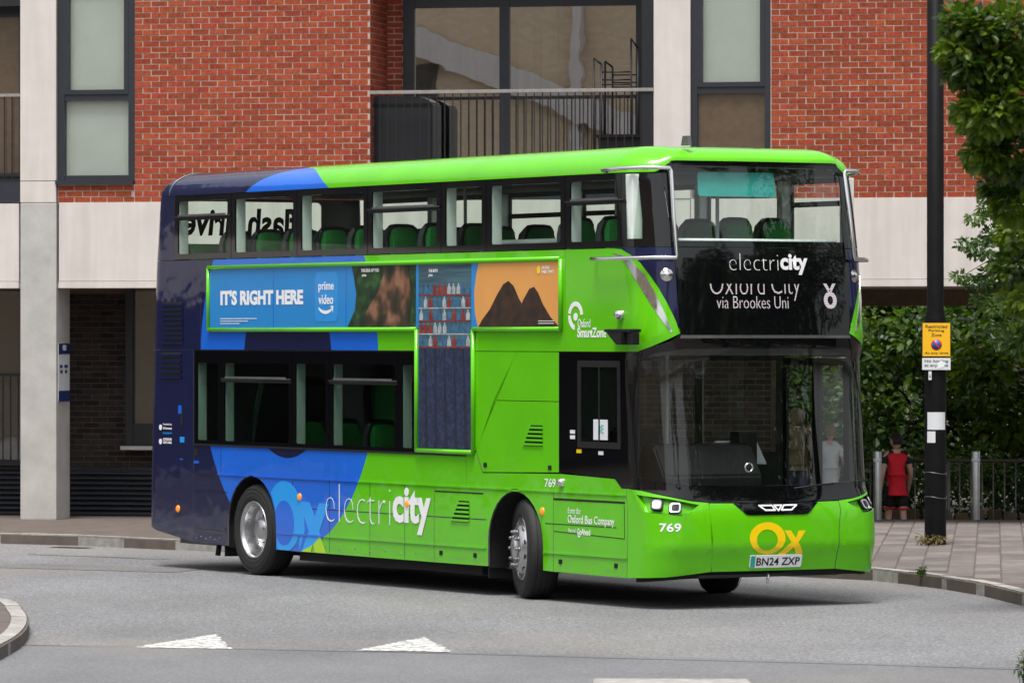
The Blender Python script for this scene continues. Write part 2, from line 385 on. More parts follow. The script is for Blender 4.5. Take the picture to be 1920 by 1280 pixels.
for i in range(34):
    for j in range(27):
        c = Vector((3.6, 48.6, 0))+sx*(.2726*i-1.6)+sd*(.751*j+(.375 if i % 2 else 0))
        if c.y > 67.2 or c.y-.38 < 46 or c.x > 960/9715*c.y*1.04+.4: continue
        if c.x < 2.1: continue
        if kerb_x(c.y-.39)+.28 > c.x or kerb_x(c.y+.39)+.28 > c.x: continue
        o = bpy.data.objects.new('paving_slab', random.choice(slab_meshes)); COL.objects.link(o); o.parent = pav
        o.location = (c.x, c.y, .121+random.uniform(-.002, .002)); o.rotation_euler = (random.uniform(-.002, .002), random.uniform(-.004, .004), -math.atan2(.093, 1))

# traffic island at the left edge
isl = smooth_line([(-9.5, 52.5), (-6, 49.6), (-5.1, 48.5), (-4.55, 47.2), (-4.28, 45.5), (-4.10, 44.0), (-3.99, 42.4), (-3.97, 41.0), (-4.05, 39.6), (-4.6, 38.3), (-6, 37.2), (-9.5, 36.4)], 5)
ti = sheet('traffic_island', isl, .105, M['pavebase'], depth=.3)
lay_kerb(isl, ti, .6, .122, -1)

# white ramp triangles, worn
m, n, b = new_mat('worn_road_paint')
tc = n.nodes.new('ShaderNodeTexCoord'); nz = n.nodes.new('ShaderNodeTexNoise'); nz.inputs['Scale'].default_value = 9; nz.inputs['Detail'].default_value = 9; nz.inputs['Roughness'].default_value = .75
mp = n.nodes.new('ShaderNodeMapping'); mp.inputs['Scale'].default_value = (1.6, .7, 1); n.links.new(tc.outputs['Object'], mp.inputs[0]); n.links.new(mp.outputs[0], nz.inputs['Vector'])
cr = n.nodes.new('ShaderNodeValToRGB'); cr.color_ramp.elements[0].position = .40; cr.color_ramp.elements[0].color = (.18, .18, .18, 1); cr.color_ramp.elements[1].position = .60; cr.color_ramp.elements[1].color = (.66, .66, .63, 1)
n.links.new(nz.outputs[0], cr.inputs[0]); n.links.new(cr.outputs[0], b.inputs['Base Color']); b.inputs['Roughness'].default_value = .7; M['roadpaint'] = m
for tri, lb in (([(-3.06, 41.87), (-2.25, 41.66), (-2.50, 43.75)], 'worn white ramp triangle painted on the road nearer the traffic island'),
                ([(-1.25, 41.48), (-.47, 41.25), (-.73, 43.3)], 'worn white ramp triangle painted on the road under the bus wheels, away from the island')):
    rag = []
    for k in range(3):
        p, q = tri[k], tri[(k+1) % 3]; n_ = 34 if k else 12
        for i in range(n_): rag.append((p[0]+(q[0]-p[0])*i/n_+(random.uniform(-.02, .02) if k else 0), p[1]+(q[1]-p[1])*i/n_+(random.uniform(-.05, .03) if k and i else 0)))
    tag(sheet('road_marking', rag, .009, M['roadpaint'], None), lb, 'road marking', 'ramp triangles')
tag(sheet('manhole_cover', [(.58, 37.2), (1.74, 37.2), (1.72, 37.98), (.60, 38.02)], .012, M['kerb'], None), 'pale manhole frame in the road at the bottom edge', 'manhole cover')

# ---------------------------------------------------------------- the brick apartment building
M['brick'] = objrand_mat('red_brick', (.30, .062, .031), .17, .9, .26, 30, .005, 'rnd')
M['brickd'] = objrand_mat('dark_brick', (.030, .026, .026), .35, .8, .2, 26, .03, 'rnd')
M['mortar'] = mat('mortar', (.43, .34, .30), .95, var=.12, vscale=8)
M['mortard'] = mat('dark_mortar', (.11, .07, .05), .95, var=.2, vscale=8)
M['stone'] = mat('precast_stone', (.60, .555, .525), .8, var=.05, vscale=2.2, bump=.15, bscale=120)
n = M['stone'].node_tree; b = n.nodes['Principled BSDF']; tc = n.nodes.new('ShaderNodeTexCoord'); mp = n.nodes.new('ShaderNodeMapping'); mp.inputs['Scale'].default_value = (5, 5, .35)
nz = n.nodes.new('ShaderNodeTexNoise'); nz.inputs['Scale'].default_value = 1.3; nz.inputs['Detail'].default_value = 7; n.links.new(tc.outputs['Object'], mp.inputs[0]); n.links.new(mp.outputs[0], nz.inputs['Vector'])
mr = n.nodes.new('ShaderNodeMapRange'); mr.inputs[1].default_value = .35; mr.inputs[2].default_value = .62; mr.inputs[3].default_value = .90; mr.inputs[4].default_value = 1.02; n.links.new(nz.outputs[0], mr.inputs[0])
old = b.inputs['Base Color'].links[0].from_socket; sv = n.nodes.new('ShaderNodeVectorMath'); sv.operation = 'SCALE'; n.links.new(old, sv.inputs[0]); n.links.new(mr.outputs[0], sv.inputs['Scale']); n.links.new(sv.outputs[0], b.inputs['Base Color'])
M['concrete'] = mat('grey_concrete', (.42, .41, .39), .85, var=.14, vscale=2.6, bump=.2, bscale=70)
M['frame'] = mat('window_frame_grey', (.020, .023, .031), .45, var=.1)
M['blackmet'] = mat('black_railing_metal', (.012, .013, .016), .4)
M['woodrail'] = mat('weathered_handrail', (.26, .24, .23), .7, var=.2, vscale=12)
M['blind'] = mat('window_blind', (.62, .66, .60), .8, var=.04, vscale=3)
M['curtain'] = mat('brown_curtain', (.20, .13, .09), .9, var=.2, vscale=8)
M['bglass'] = glass_mat('building_glass', (.97, .985, .98), 4.0, wavy=.06)
M['bglass2'] = glass_mat('balcony_glass', (.80, .80, .78), 18.0, wavy=.035)
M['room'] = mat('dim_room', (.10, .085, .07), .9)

bld = tag(empty('apartment_building', WO, -WA), 'red brick apartment building with pale stone bands and a balcony behind the bus', 'building')
NB = 14
def brick_var(name, matl, n):
    out = []
    for k in range(n):
        bm = bmesh.new(); hw, hh = .1065-random.uniform(0, .002), .0318-random.uniform(0, .0014)
        box_bm(bm, -hw, hw, 0, .045, -hh, hh)
        for v in bm.verts:
            v.co.x += random.uniform(-.0018, .0018); v.co.z += random.uniform(-.0014, .0014); v.co.y += random.uniform(-.0012, .0012)
        me = bpy.data.meshes.new(name); bm.to_mesh(me); bm.free(); me.materials.append(matl)
        at = me.attributes.new('rnd', 'FLOAT', 'POINT'); r = (k+.5)/n
        if random.random() < .12: r = .02
        for q in at.data: q.value = r
        out.append((me, r))
    return out
RB = brick_var('brick', M['brick'], NB)
slots = []           # (x, y, z, width, kind) of every red brick, in the building's own frame
def brick_field(t0, t1, z0, z1, y=0., out=slots, skip=None):
    k = 0; z = z0
    while z+.07 <= z1+.01:
        x = t0-(.1125 if k % 2 else 0)
        while x < t1-.02:
            a, b = max(x, t0), min(x+.225, t1)
            if b-a > .05 and not (skip and skip((a+b)/2, z+.0375)): out.append(((a+b)/2, y, z+.0375, b-a))
            x += .225
        z += .075; k += 1
ZB = 4.265
brick_field(-6.11, -5.06, ZB, 4.50); brick_field(-5.06, -1.88, ZB, 7.1); brick_field(3.375, 9.5, ZB, 7.1)
rest = []
brick_field(-6.11+.225*4, -5.06, 4.49, 4.49, 0, rest)
brick_field(-1.90, -1.55, 4.6, 7.1, .9, rest)
brick_field(1.70, 1.86, 4.6, 7.1, .9, rest)
bws = [box('brick_wall', *q, M['mortar'], bld) for q in ((3.37, 9.5, .0045, .30, ZB-.002, 7.1), (-5.055, -1.885, .0045, .30, ZB-.002, 7.1), (-6.11, -5.055, .0045, .30, ZB-.002, 4.50),
          (-1.9, -1.5, .9045, 1.0, 4.5, 7.1), (1.68, 1.9, .9045, 1.0, 4.5, 7.1), (-1.96, -1.889, .30, .95, 4.5, 7.1))]
bw = bws[0]
def pxof(s):
    w = wl(s[0], s[1]); return 960+9714.9*w.x/w.y, 628.85-9714.9*(s[2]-2.5246)/w.y, w.y
vis = []
for s in slots:
    px, py, Y = pxof(s)
    roof_y = 318-(px-330)*.052 if 300 < px < 1230 else (275+(px-1230)*.06 if 1230 <= px < 1600 else 2000)
    hid = py > roof_y+15 or px > 1800 or (1738 < px < 1772) or px < 0 or py < -6
    if not hid and s[3] > .2: vis.append((Y, s))
vis.sort(key=lambda q: q[0])
single = set(id(s) for _, s in vis[:300])
for _, s in vis[:300]:
    o = bpy.data.objects.new('brick', random.choice(RB)[0]); COL.objects.link(o); o.parent = bws[0] if s[0] > 3 else (bws[1] if s[0] > -5.06 else bws[2])
    o.location = (s[0], s[1]+random.uniform(-.003, .002), s[2]); o.scale = (s[3]/.225, 1, 1)
def brick_mass(name, lst, matl, parent, jam=None):
    vs_, fs, rn = [], [], []
    for s in lst:
        if id(s) in single: continue
        hw, hh = s[3]/2-.006-random.uniform(0, .002), .0318-random.uniform(0, .0015); r = random.random()
        if random.random() < .1: r = .02
        b0 = len(vs_); dy = random.uniform(-.003, .002)
        for (sx_, sy_, sz_) in ((-1, 0, -1), (1, 0, -1), (1, 1, -1), (-1, 1, -1), (-1, 0, 1), (1, 0, 1), (1, 1, 1), (-1, 1, 1)):
            p = (sx_*hw+random.uniform(-.0015, .0015), sy_*.045+dy, sz_*hh+random.uniform(-.0013, .0013))
            if jam is not None: p = (jam-p[1], s[1]+p[0], s[2]+p[2])     # on the side of the recess
            else: p = (s[0]+p[0], s[1]+p[1], s[2]+p[2])
            vs_.append(p); rn.append(r)
        for f in ((0,1,5,4),(1,2,6,5),(3,0,4,7),(4,5,6,7),(0,3,2,1)): fs.append([b0+i for i in f])
    me = bpy.data.meshes.new(name); me.from_pydata(vs_, [], fs); me.materials.append(matl)
    at = me.attributes.new('rnd', 'FLOAT', 'POINT')
    for q, r in zip(at.data, rn): q.value = r
    o = link(name, me, parent); o['kind'] = 'stuff'; return o
brick_mass('brick_courses', slots+rest, M['brick'], bld)
jl = []; 
k = 0; z = ZB
while z < 7.05:
    y = .0 if k % 2 else .1125
    if k % 2 == 0: jl.append((0, .05, z+.0375, .10))
    while y < .85: jl.append((0, y+.1125, z+.0375, .225)); y += .225
    z += .075; k += 1
brick_mass('recess_side_bricks', jl, M['brick'], bld, jam=-1.88)

# precast stone and concrete
for a, b_ in ((-6.09, -1.90), (-1.89, 2.33), (2.34, 6.55), (6.56, 14)):
    box('stone_band', a, b_, -.012, .4, 3.237, ZB, M['stone'], bld, .004); box('stone_lip', a, b_, -.022, .4, 3.145, 3.231, M['stone'], bld, .004)
box('stone_band', -14, -6.64, -.012, .4, 3.237, ZB-.01, M['stone'], bld, .004)
box('stone_lip', -14, -6.64, -.022, .4, 3.145, 3.231, M['stone'], bld, .004)
box('stone_pier', -6.615, -6.125, -.03, .35, 4.553, 7.2, M['stone'], bld, .004)
box('stone_pier', -6.615, -6.125, -.03, .35, ZB+.004, 4.545, M['stone'], bld, .004)
box('stone_pier', 1.86, 2.335, -.02, .95, ZB+.004, 7.2, M['stone'], bld, .004)
box('concrete_column', -6.612, -6.118, -.035, .55, .11, ZB-.004, M['concrete'], bld, .012)
box('concrete_column', -14.2, -13.7, -.035, .55, .11, ZB-.004, M['concrete'], bld, .012)
# soffit and slab above the ground-floor recess, and the body of the upper floors
box('floor_slab', -16, 14, .02, 7, 3.15, 3.20, M['concrete'], bld)
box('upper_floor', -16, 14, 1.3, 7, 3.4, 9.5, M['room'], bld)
box('wall_top', -16, 14, .02, 1.3, 7.3, 9.5, M['mortar'], bld)
box('downstand_beam', 3.6, 14, 5.0, 5.4, 2.93, 3.15, M['curtain'], bld)

def bwindow(t0, t1, panes, blindm, y=.05):
    # a frame with stacked panes: panes = [(z0, z1, inset)]
    z0, z1 = panes[0][0]-.07, panes[-1][1]+.07
    w = box('window', t0-.0, t1+.0, y+.07, y+.10, z0, z1, blindm, bld)
    bm = bmesh.new()
    box_bm(bm, t0-.02, t0+.075, y-.03, y+.10, z0, z1); box_bm(bm, t1-.075, t1+.02, y-.03, y+.10, z0, z1)
    zs = [z0]+[v for p in panes for v in (p[0], p[1])]+[z1]
    for i in range(0, len(zs), 2): box_bm(bm, t0+.074, t1-.074, y-.02, y+.09, zs[i], zs[i+1])
    from_bm('window_frame', bm, M['frame'], w)
    for a, b_, ins in panes:
        if ins:
            bm = bmesh.new(); c, d, e_, f_ = t0+.075, t1-.075, a, b_
            for q in ((c, c+ins, e_, f_), (d-ins, d, e_, f_), (c+ins, d-ins, e_, e_+ins), (c+ins, d-ins, f_-ins, f_)): box_bm(bm, q[0], q[1], y-.035, y+.05, q[2], q[3])
            from_bm('sash', bm, M['frame'], w)
        box('pane', t0+.07, t1-.07, y+.020, y+.026, a-.01, b_+.01, M['bglass'], w)
    return w
w = bwindow(-6.10, -5.075, [(4.62, 5.60, 0), (5.68, 7.2, .06)], M['blind'])
box('sill', -6.13, -5.065, -.05, .1, 4.50, 4.55, M['frame'], w)
bwindow(2.345, 3.365, [(4.62, 5.605, 0), (5.69, 7.3, .06)], M['blind'])
box('brown_curtain', 2.42, 3.29, .10, .115, 4.62, 5.605, M['curtain'], bld)
# left-hand glazed bay with railing
lb = box('spandrel_panel', -9.5, -6.62, 0, .06, ZB, 4.545, M['frame'], bld)
gb = bwindow(-9.4, -6.62, [(4.62, 6.78, .05)], M['curtain'], .35)
box('bay_head', -9.5, -6.62, .02, .4, 6.85, 7.3, M['blackmet'], bld)
rl = box('railing', -9.5, -6.62, -.02, .03, 5.66, 5.70, M['woodrail'], bld)
for i in range(16): box('baluster', -9.45+.107*i+1.1, -9.45+.107*i+1.114, -.0, .014, 4.57, 5.66, M['blackmet'], rl)
box('bottom_rail', -9.5, -6.62, -.005, .02, 4.553, 4.575, M['blackmet'], rl)

# balcony: recessed glazed door, railing and what stands on it
box('balcony_floor', -1.9, 1.86, 0, 1.3, 4.27, 4.40, M['frame'], bld)
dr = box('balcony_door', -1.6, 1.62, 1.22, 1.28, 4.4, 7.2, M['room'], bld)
bm = bmesh.new()
for a, b_ in ((-1.66, -1.51), (-.365, -.235), (1.45, 1.60)): box_bm(bm, a, b_, .86, .97, 4.4, 7.2)
box_bm(bm, -1.509, -.366, .87, .96, 6.80, 7.2); box_bm(bm, -.234, 1.449, .87, .96, 6.80, 7.2); box_bm(bm, -1.509, -.366, .87, .96, 4.4, 4.5); box_bm(bm, -.234, 1.449, .87, .96, 4.4, 4.5)
from_bm('door_frame', bm, M['frame'], dr)
for a, b_ in ((-1.515, -.36), (-.24, 1.455)): box('pane', a, b_, .905, .915, 4.45, 6.85, M['bglass2'], dr)
for i in range(9): box('curtain_fold', -1.45+.32*i, -1.45+.32*i+.20, 1.12, 1.16, 4.42, 6.9, M['blind'] if i in (4, 5) else M['curtain'], dr)
box('jamb', 1.70, 1.855, .0, .9, 4.4, 7.3, M['blackmet'], bld)
rail = box('balcony_railing', -1.875, 1.855, -.02, .035, 5.640, 5.685, M['woodrail'], bld, .006)
for i in range(34): box('baluster', -1.865+.1075*i, -1.865+.1075*i+.013, .0, .013, 4.45, 5.64, M['blackmet'], rail)
box('mid_rail', -1.875, 1.855, .001, .012, 4.43, 4.46, M['blackmet'], rail)
bx = tag(empty('storage_box', wl(-1.52, .45, 4.4), -WA), 'black covered storage box at the left end of the balcony', 'box')
prism('cover', [(-.42, 0), (.42, 0), (.42, 1.13), (.28, 1.21), (-.42, 1.23)], -.25, .25, M['blackmet'], bx, bev=.02)
box('lid_edge', -.43, .40, -.262, .262, 1.10, 1.13, M['black'], bx)
tr = tag(empty('trellis', wl(1.23, .55, 4.4), -WA), 'black tubular metal frame standing on the right of the balcony', 'trellis')
for x, h_ in ((-.27, 1.70), (-.17, 1.62), (.22, 1.95), (.31, 1.82), (.42, 1.75)): tube('upright', [(x, 0, 0), (x, 0, h_)], .014, M['blackmet'], tr, 6)
for x0, x1, h_, h2 in ((-.27, -.17, 1.70, 1.62), (.22, .31, 1.95, 1.82)): tube('top_bar', [(x0, 0, h_), (x1, 0, h2)], .014, M['blackmet'], tr, 6)
for z_ in (1.52, 1.42, 1.36): tube('cross_bar', [(-.17, 0, z_), (.22, 0, z_)], .010, M['blackmet'], tr, 6)
pl = tag(empty('planter', wl(1.42, .25, 4.4), -WA), 'black planter trough behind the balcony railing at its right end', 'planter')
prism('trough', [(-.28, 0), (.28, 0), (.32, .66), (-.32, .66)], -.12, .12, M['black'], pl, bev=.01); box('rim', -.34, .34, -.14, .14, .66, .70, M['black'], pl)

# ground floor: recessed dark brick wall, louvres, window
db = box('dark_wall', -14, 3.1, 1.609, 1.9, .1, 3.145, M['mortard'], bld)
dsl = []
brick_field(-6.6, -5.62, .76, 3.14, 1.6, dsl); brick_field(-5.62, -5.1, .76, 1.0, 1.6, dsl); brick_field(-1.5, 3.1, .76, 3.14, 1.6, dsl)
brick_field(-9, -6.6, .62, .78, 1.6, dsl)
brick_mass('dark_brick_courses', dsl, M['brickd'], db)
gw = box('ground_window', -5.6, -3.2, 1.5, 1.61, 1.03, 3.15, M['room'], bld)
bm = bmesh.new()
for a, b_ in ((-5.62, -5.52), (-4.6, -4.5), (-3.3, -3.2)): box_bm(bm, a, b_, 1.42, 1.6, 1.05, 3.15)
box_bm(bm, -5.519, -3.301, 1.43, 1.59, 1.05, 1.35); from_bm('window_frame', bm, M['blackmet'], gw)
box('pane', -5.52, -3.3, 1.485, 1.49, 1.35, 3.12, M['bglass'], gw); box('sill', -5.68, -3.1, 1.38, 1.6, 1.0, 1.05, M['concrete'], gw)
gl = box('ground_window', -9, -6.64, 1.5, 1.61, .80, 3.15, M['room'], bld)
box('pane', -9, -6.7, 1.485, 1.49, .86, 3.12, M['bglass'], gl); box('window_frame', -9, -6.62, 1.45, 1.6, .78, .86, M['blackmet'], gl)
rl = box('guard_rail', -9, -6.62, 1.30, 1.34, 1.98, 2.02, M['blackmet'], bld)
for i in range(20): box('baluster', -8.7+.107*i, -8.7+.107*i+.012, 1.31, 1.322, .85, 1.98, M['blackmet'], rl)
for t0, t1 in ((-6.55, -3.0), (-9.2, -6.62)):
    lv = box('louvre_panel', t0, t1, 1.56, 1.605, .11, .76, M['blackmet'], bld)
    for i in range(9):
        prism('slat', [(1.50, .13+.068*i), (1.56, .16+.068*i), (1.56, .185+.068*i), (1.50, .145+.068*i)], t0, t1, M['frame'], lv, axis='x')
# address plate on the side of the column
M['signblue'] = mat('sign_blue', (.012, .03, .13), .4); M['signwhite'] = mat('sign_white', (.66, .68, .72), .45); M['ink'] = mat('sign_ink', (.03, .04, .10), .5)
sg = tag(box('notice_board', -6.115, -6.108, .03, .50, 1.66, 2.42, M['signwhite'], None), 'narrow white and blue notice on the side of the concrete column', 'sign')
sg.location = WO; sg.rotation_euler = (0, 0, -WA)
box('blue_header', -6.1075, -6.104, .03, .50, 2.28, 2.42, M['signblue'], sg); box('blue_footer', -6.1075, -6.104, .03, .50, 1.66, 1.80, M['signblue'], sg)
box('header_mark', -6.1035, -6.102, .2, .34, 2.33, 2.40, M['signwhite'], sg)
for i, (a, b_) in enumerate(((.08, .2), (.28, .42), (.1, .2), (.3, .4))): box('print_block', -6.1075, -6.1055, a, b_, 2.1-.07*(i//2), 2.14-.07*(i//2), M['ink'], sg)

# the street behind the camera, seen only in reflections: a tan brick block
m, n, b = new_mat('tan_brick')
tc = n.nodes.new('ShaderNodeTexCoord'); bt = n.nodes.new('ShaderNodeTexBrick'); bt.inputs['Scale'].default_value = 1
mp = n.nodes.new('ShaderNodeMapping'); mp.inputs['Rotation'].default_value = (R(90), 0, 0); n.links.new(tc.outputs['Object'], mp.inputs[0]); n.links.new(mp.outputs[0], bt.inputs['Vector'])
bt.inputs['Color1'].default_value = (.66, .50, .33, 1); bt.inputs['Color2'].default_value = (.56, .42, .27, 1); bt.inputs['Mortar'].default_value = (.5, .44, .35, 1)
bt.inputs['Brick Width'].default_value = .225; bt.inputs['Row Height'].default_value = .075; bt.inputs['Mortar Size'].default_value = .008
n.links.new(bt.outputs['Color'], b.inputs['Base Color']); b.inputs['Roughness'].default_value = .9; M['tan'] = m
tb = tag(empty('tan_brick_building', (-40, 20, 0), R(-12)), 'tan brick block across the street, seen reflected in the balcony glass', 'building')
box('wall', -40, 30, -8, 0, 0, 17, M['tan'], tb); box('parapet', -40, 30, -.3, .25, 17, 17.6, M['stone'], tb)
prism('stair_stringer', [(10, 10.6), (27, 4.0), (27, 4.7), (10, 11.3)], .05, .35, M['stone'], tb)
for i in range(6):
    x_ = -36+12*i+(2.6 if i == 5 else 0); w = box('window', x_, x_+2.2, -.1, .06, 6, 9, M['room'], tb); box('pane', x_+.1, x_+2.1, .07, .08, 6.1, 8.9, M['bglass'], w)
for x_ in (17.5, 24.5): box('downpipe', x_, x_+.25, .02, .3, 0, 17, M['stone'], tb)

m, n, b = new_mat('far_dark_brick')
tc = n.nodes.new('ShaderNodeTexCoord'); bt = n.nodes.new('ShaderNodeTexBrick'); bt.inputs['Scale'].default_value = 1
mp = n.nodes.new('ShaderNodeMapping'); mp.inputs['Rotation'].default_value = (R(90), 0, 0); n.links.new(tc.outputs['Object'], mp.inputs[0]); n.links.new(mp.outputs[0], bt.inputs['Vector'])
bt.inputs['Color1'].default_value = (.055, .05, .048, 1); bt.inputs['Color2'].default_value = (.04, .038, .036, 1); bt.inputs['Mortar'].default_value = (.09, .085, .08, 1)
bt.inputs['Brick Width'].default_value = .225; bt.inputs['Row Height'].default_value = .075; bt.inputs['Mortar Size'].default_value = .008
n.links.new(bt.outputs['Color'], b.inputs['Base Color']); b.inputs['Roughness'].default_value = .9; M['farbrick'] = m
lw = tag(empty('reflection_wing', wl(-36, .2), -WA), 'long dark brick wing added out of view to the left to darken reflections in the bus side', 'building')  # unseen wing, added so the bus side mirrors dark brick instead of sky
box('wall', -40, 21.5, 0, 8, 3.4, 13, M['farbrick'], lw); box('ground_floor', -40, 21.5, 1.2, 8, -.2, 3.4, M['brickd'], lw); box('stone_band', -40, 21.5, -.05, .5, 3.2, 4.2, M['stone'], lw)
for i in range(14): box('window', -38+4.2*i, -36.4+4.2*i, -.04, .05, 5, 7.6, M['frame'], lw)

# repairs and sealed joints in the road
def strip(pts, w, z, m_, name='road_joint'):
    bm = bmesh.new(); A_ = []
    for i, p in enumerate(pts):
        q, r_ = Vector(pts[max(i-1, 0)]), Vector(pts[min(i+1, len(pts)-1)]); d = (r_-q).normalized(); n_ = Vector((-d.y, d.x))*w*random.uniform(.35, .65)
        A_.append((bm.verts.new((p[0]-n_.x, p[1]-n_.y, z)), bm.verts.new((p[0]+n_.x, p[1]+n_.y, z))))
    for a, b_ in zip(A_, A_[1:]): bm.faces.new((a[0], b_[0], b_[1], a[1]))
    bmesh.ops.recalc_face_normals(bm, faces=bm.faces[:])
    for f in bm.faces:
        if f.normal.z < 0: f.normal_flip()
    o = from_bm(name, bm, m_); o['kind'] = 'structure'; return o
sheet('road_repair', [(-5.8, 56.5), (-3.6, 55.2), (-3.3, 56.1), (-5.4, 57.4)], .004, M['patch'])
strip([(-4.2+1.0*k, 42.32-.30*k-.012*k*k+random.uniform(-.03, .03)) for k in range(9)], .05, .0065, M['tar'])
strip([(-5.6+.35*k, 59.8-.28*k+random.uniform(-.08, .08)) for k in range(6)], .05, .0045, M['tar'])
gr_ = tag(sheet('drain_grate', [(-5.55, 61.75), (-5.1, 61.45), (-4.95, 61.62), (-5.4, 61.92)], .006, M['blackmet'], None), 'dark iron drain grate in the gutter of the far left kerb', 'drain')

# ================================================================ THE BUS
PSI = 0.5229848
bus = tag(empty('double_decker_bus', (-2.7458, 54.634, 0), -(math.pi/2-PSI)), 'green double decker bus with navy and blue rear turning in the road', 'bus')
# own frame: x = s forward from the rear axle, y = v from the offside wall (0) to the nearside wall (2.52), z up
def interp(t,x):
    if x<=t[0][0]: return t[0][1]
    for (x0,y0),(x1,y1) in zip(t,t[1:]):
        if x<=x1: return y0+(y1-y0)*(x-x0)/(x1-x0)
    return t[-1][1]
W=2.52
SC=[(.25,8.17),(.33,8.20),(.50,8.24),(.56,8.262),(.62,8.265),(.9,8.25),(1.0,8.22),(1.2,8.20),(2.3,8.09),(2.42,8.10),(2.53,8.10),(3.24,8.055),(3.9,7.945),(4.1,7.905)]
BB=[(.9,.09),(1.1,.13),(2.3,.13),(2.5,.10),(3.2,.11),(4.1,.12)]
RR=[(.9,.27),(1.1,.38),(2.3,.36),(2.5,.30),(3.2,.34),(4.1,.38)]
SR=[(.4,-2.58),(1.0,-2.57),(2.4,-2.50),(3.3,-2.44),(4.1,-2.33)]
AF=7.2; LF=2.2; AR=-1.9; LR=1.7
_c={}
def half(z,front):
    k=(round(z,3),front)
    if k in _c: return _c[k]
    if front: tip=interp(SC,z); b=interp(BB,z); r=interp(RR,z); s0=AF; sg=1
    else: tip=interp(SR,z); b=.05; r=.16; s0=AR; sg=-1
    def x(w):  # w from centre
        q=max(0,(abs(w)-(W/2-r))/r); q=min(q,1)
        return tip-sg*(b*(w/(W/2))**2+r*(1-math.sqrt(max(0,1-q*q))))
    pts=[(s0,0.0)]
    for i in range(0,25):
        t=i/24*math.pi/2
        v=r*(1-math.cos(t))
        pts.append((x(v-W/2),v))
    for i in range(1,21):
        v=r+(W/2-r)*i/20
        pts.append((x(v-W/2),v))
    L=[0]
    for p,q in zip(pts,pts[1:]): L.append(L[-1]+math.hypot(p[0]-q[0],p[1]-q[1]))
    _c[k]=(pts,L); return _c[k]
def half_at(z,front,u):
    pts,L=half(z,front); d=u*L[-1]
    lo,hi=0,len(L)-1
    while hi-lo>1:
        m=(lo+hi)//2
        if L[m]<=d: lo=m
        else: hi=m
    t=(d-L[lo])/max(1e-9,L[hi]-L[lo]); t=min(max(t,0),1)
    p,q=pts[lo],pts[hi]
    return p[0]+(q[0]-p[0])*t, p[1]+(q[1]-p[1])*t
def B(a,z):
    if a>AF:
        u=(a-AF)/LF
        if u<=1: return half_at(z,True,u)
        if u<=2:
            s,v=half_at(z,True,2-u); return s,W-v
        return AF-(a-(AF+2*LF)),W
    if a<AR:
        u=(AR-a)/LR
        if u<=1: return half_at(z,False,u)
        if u<=2:
            s,v=half_at(z,False,2-u); return s,W-v
        return AR+(AR-2*LR-a),W
    return a,0.0

def B3(a, z):
    s, v = B(a, z); return Vector((s, v, z))
def BN(a, z):
    e = .012
    ta = B3(a+e, z)-B3(a-e, z); tz = B3(a, z+e)-B3(a, z-e)
    return ta.cross(tz).normalized()
def on(a, z, off=0.): return B3(a, z)+BN(a, z)*off
ACUT = [AF+.045*k for k in range(0, 98)]+[AR-.07*k for k in range(0, 50)]
ZCUT = [.33, .42, .50, .56, .62, .78, .9, 1.0, 1.1, 1.2, 1.6, 2.0, 2.3, 2.42, 2.53, 2.8, 3.0, 3.24, 3.5, 3.7, 3.9, 4.1]
def wrap(bm, off, th, cut=True):
    """flat (a, z) faces -> thickened piece lying on the body surface"""
    uv = bm.loops.layers.uv.new('paint')
    for f in bm.faces:
        if f.normal.z < 0: f.normal_flip()
    xs = [v.co.x for v in bm.verts]; ys = [v.co.y for v in bm.verts]; a0, a1, z0, z1 = min(xs), max(xs), min(ys), max(ys)
    if cut and (a1 > AF or a0 < AR):
        for c in ACUT:
            if a0+1e-4 < c < a1-1e-4: bmesh.ops.bisect_plane(bm, geom=bm.verts[:]+bm.edges[:]+bm.faces[:], plane_co=(c, 0, 0), plane_no=(1, 0, 0), dist=1e-5)
        for c in ZCUT:
            if z0+1e-4 < c < z1-1e-4: bmesh.ops.bisect_plane(bm, geom=bm.verts[:]+bm.edges[:]+bm.faces[:], plane_co=(0, c, 0), plane_no=(0, 1, 0), dist=1e-5)
    for f in bm.faces: f.smooth = a1 > AF or a0 < AR
    if th:
        orig = bm.faces[:]
        r = bmesh.ops.extrude_face_region(bm, geom=orig, use_keep_orig=True)
        nv = [g for g in r['geom'] if isinstance(g, bmesh.types.BMVert)]
        s = set(nv)
        for f in bm.faces:
            k = sum(v in s for v in f.verts)
            if k == 0: f.material_index = 1
            elif k < len(f.verts): f.smooth = False; f.material_index = 1
        for f in orig: f.normal_flip()
        for v in bm.verts: v.co.z = off if v in s else off-th
        bmesh.ops.recalc_face_normals(bm, faces=bm.faces[:])
        for e in bm.edges:
            if any(not f.smooth for f in e.link_faces): e.smooth = False
    else:
        for v in bm.verts: v.co.z = off
    for f in bm.faces:
        for l in f.loops: l[uv].uv = (l.vert.co.x, l.vert.co.y)
    for v in bm.verts: v.co = on(v.co.x, v.co.y, v.co.z) if not (AR+.02 < v.co.x < AF-.02) else Vector((v.co.x, -v.co.z, v.co.y))
    return bm
def fill(loops):
    bm = bmesh.new(); es = []
    for lp in loops:
        vs_ = [bm.verts.new((x, y, 0)) for x, y in lp]
        for i in range(len(vs_)): es.append(bm.edges.new((vs_[i], vs_[(i+1) % len(vs_)])))
    bmesh.ops.triangle_fill(bm, use_beauty=True, use_dissolve=False, edges=es, normal=(0, 0, 1))
    for f in bm.faces: f.normal_update()
    return bm
def patch(name, outer, m, parent=None, holes=(), off=0., th=.018, inner=None):
    bm = wrap(fill([outer]+list(holes)), off, th)
    return from_bm(name, bm, [m, inner or m], parent or bus)
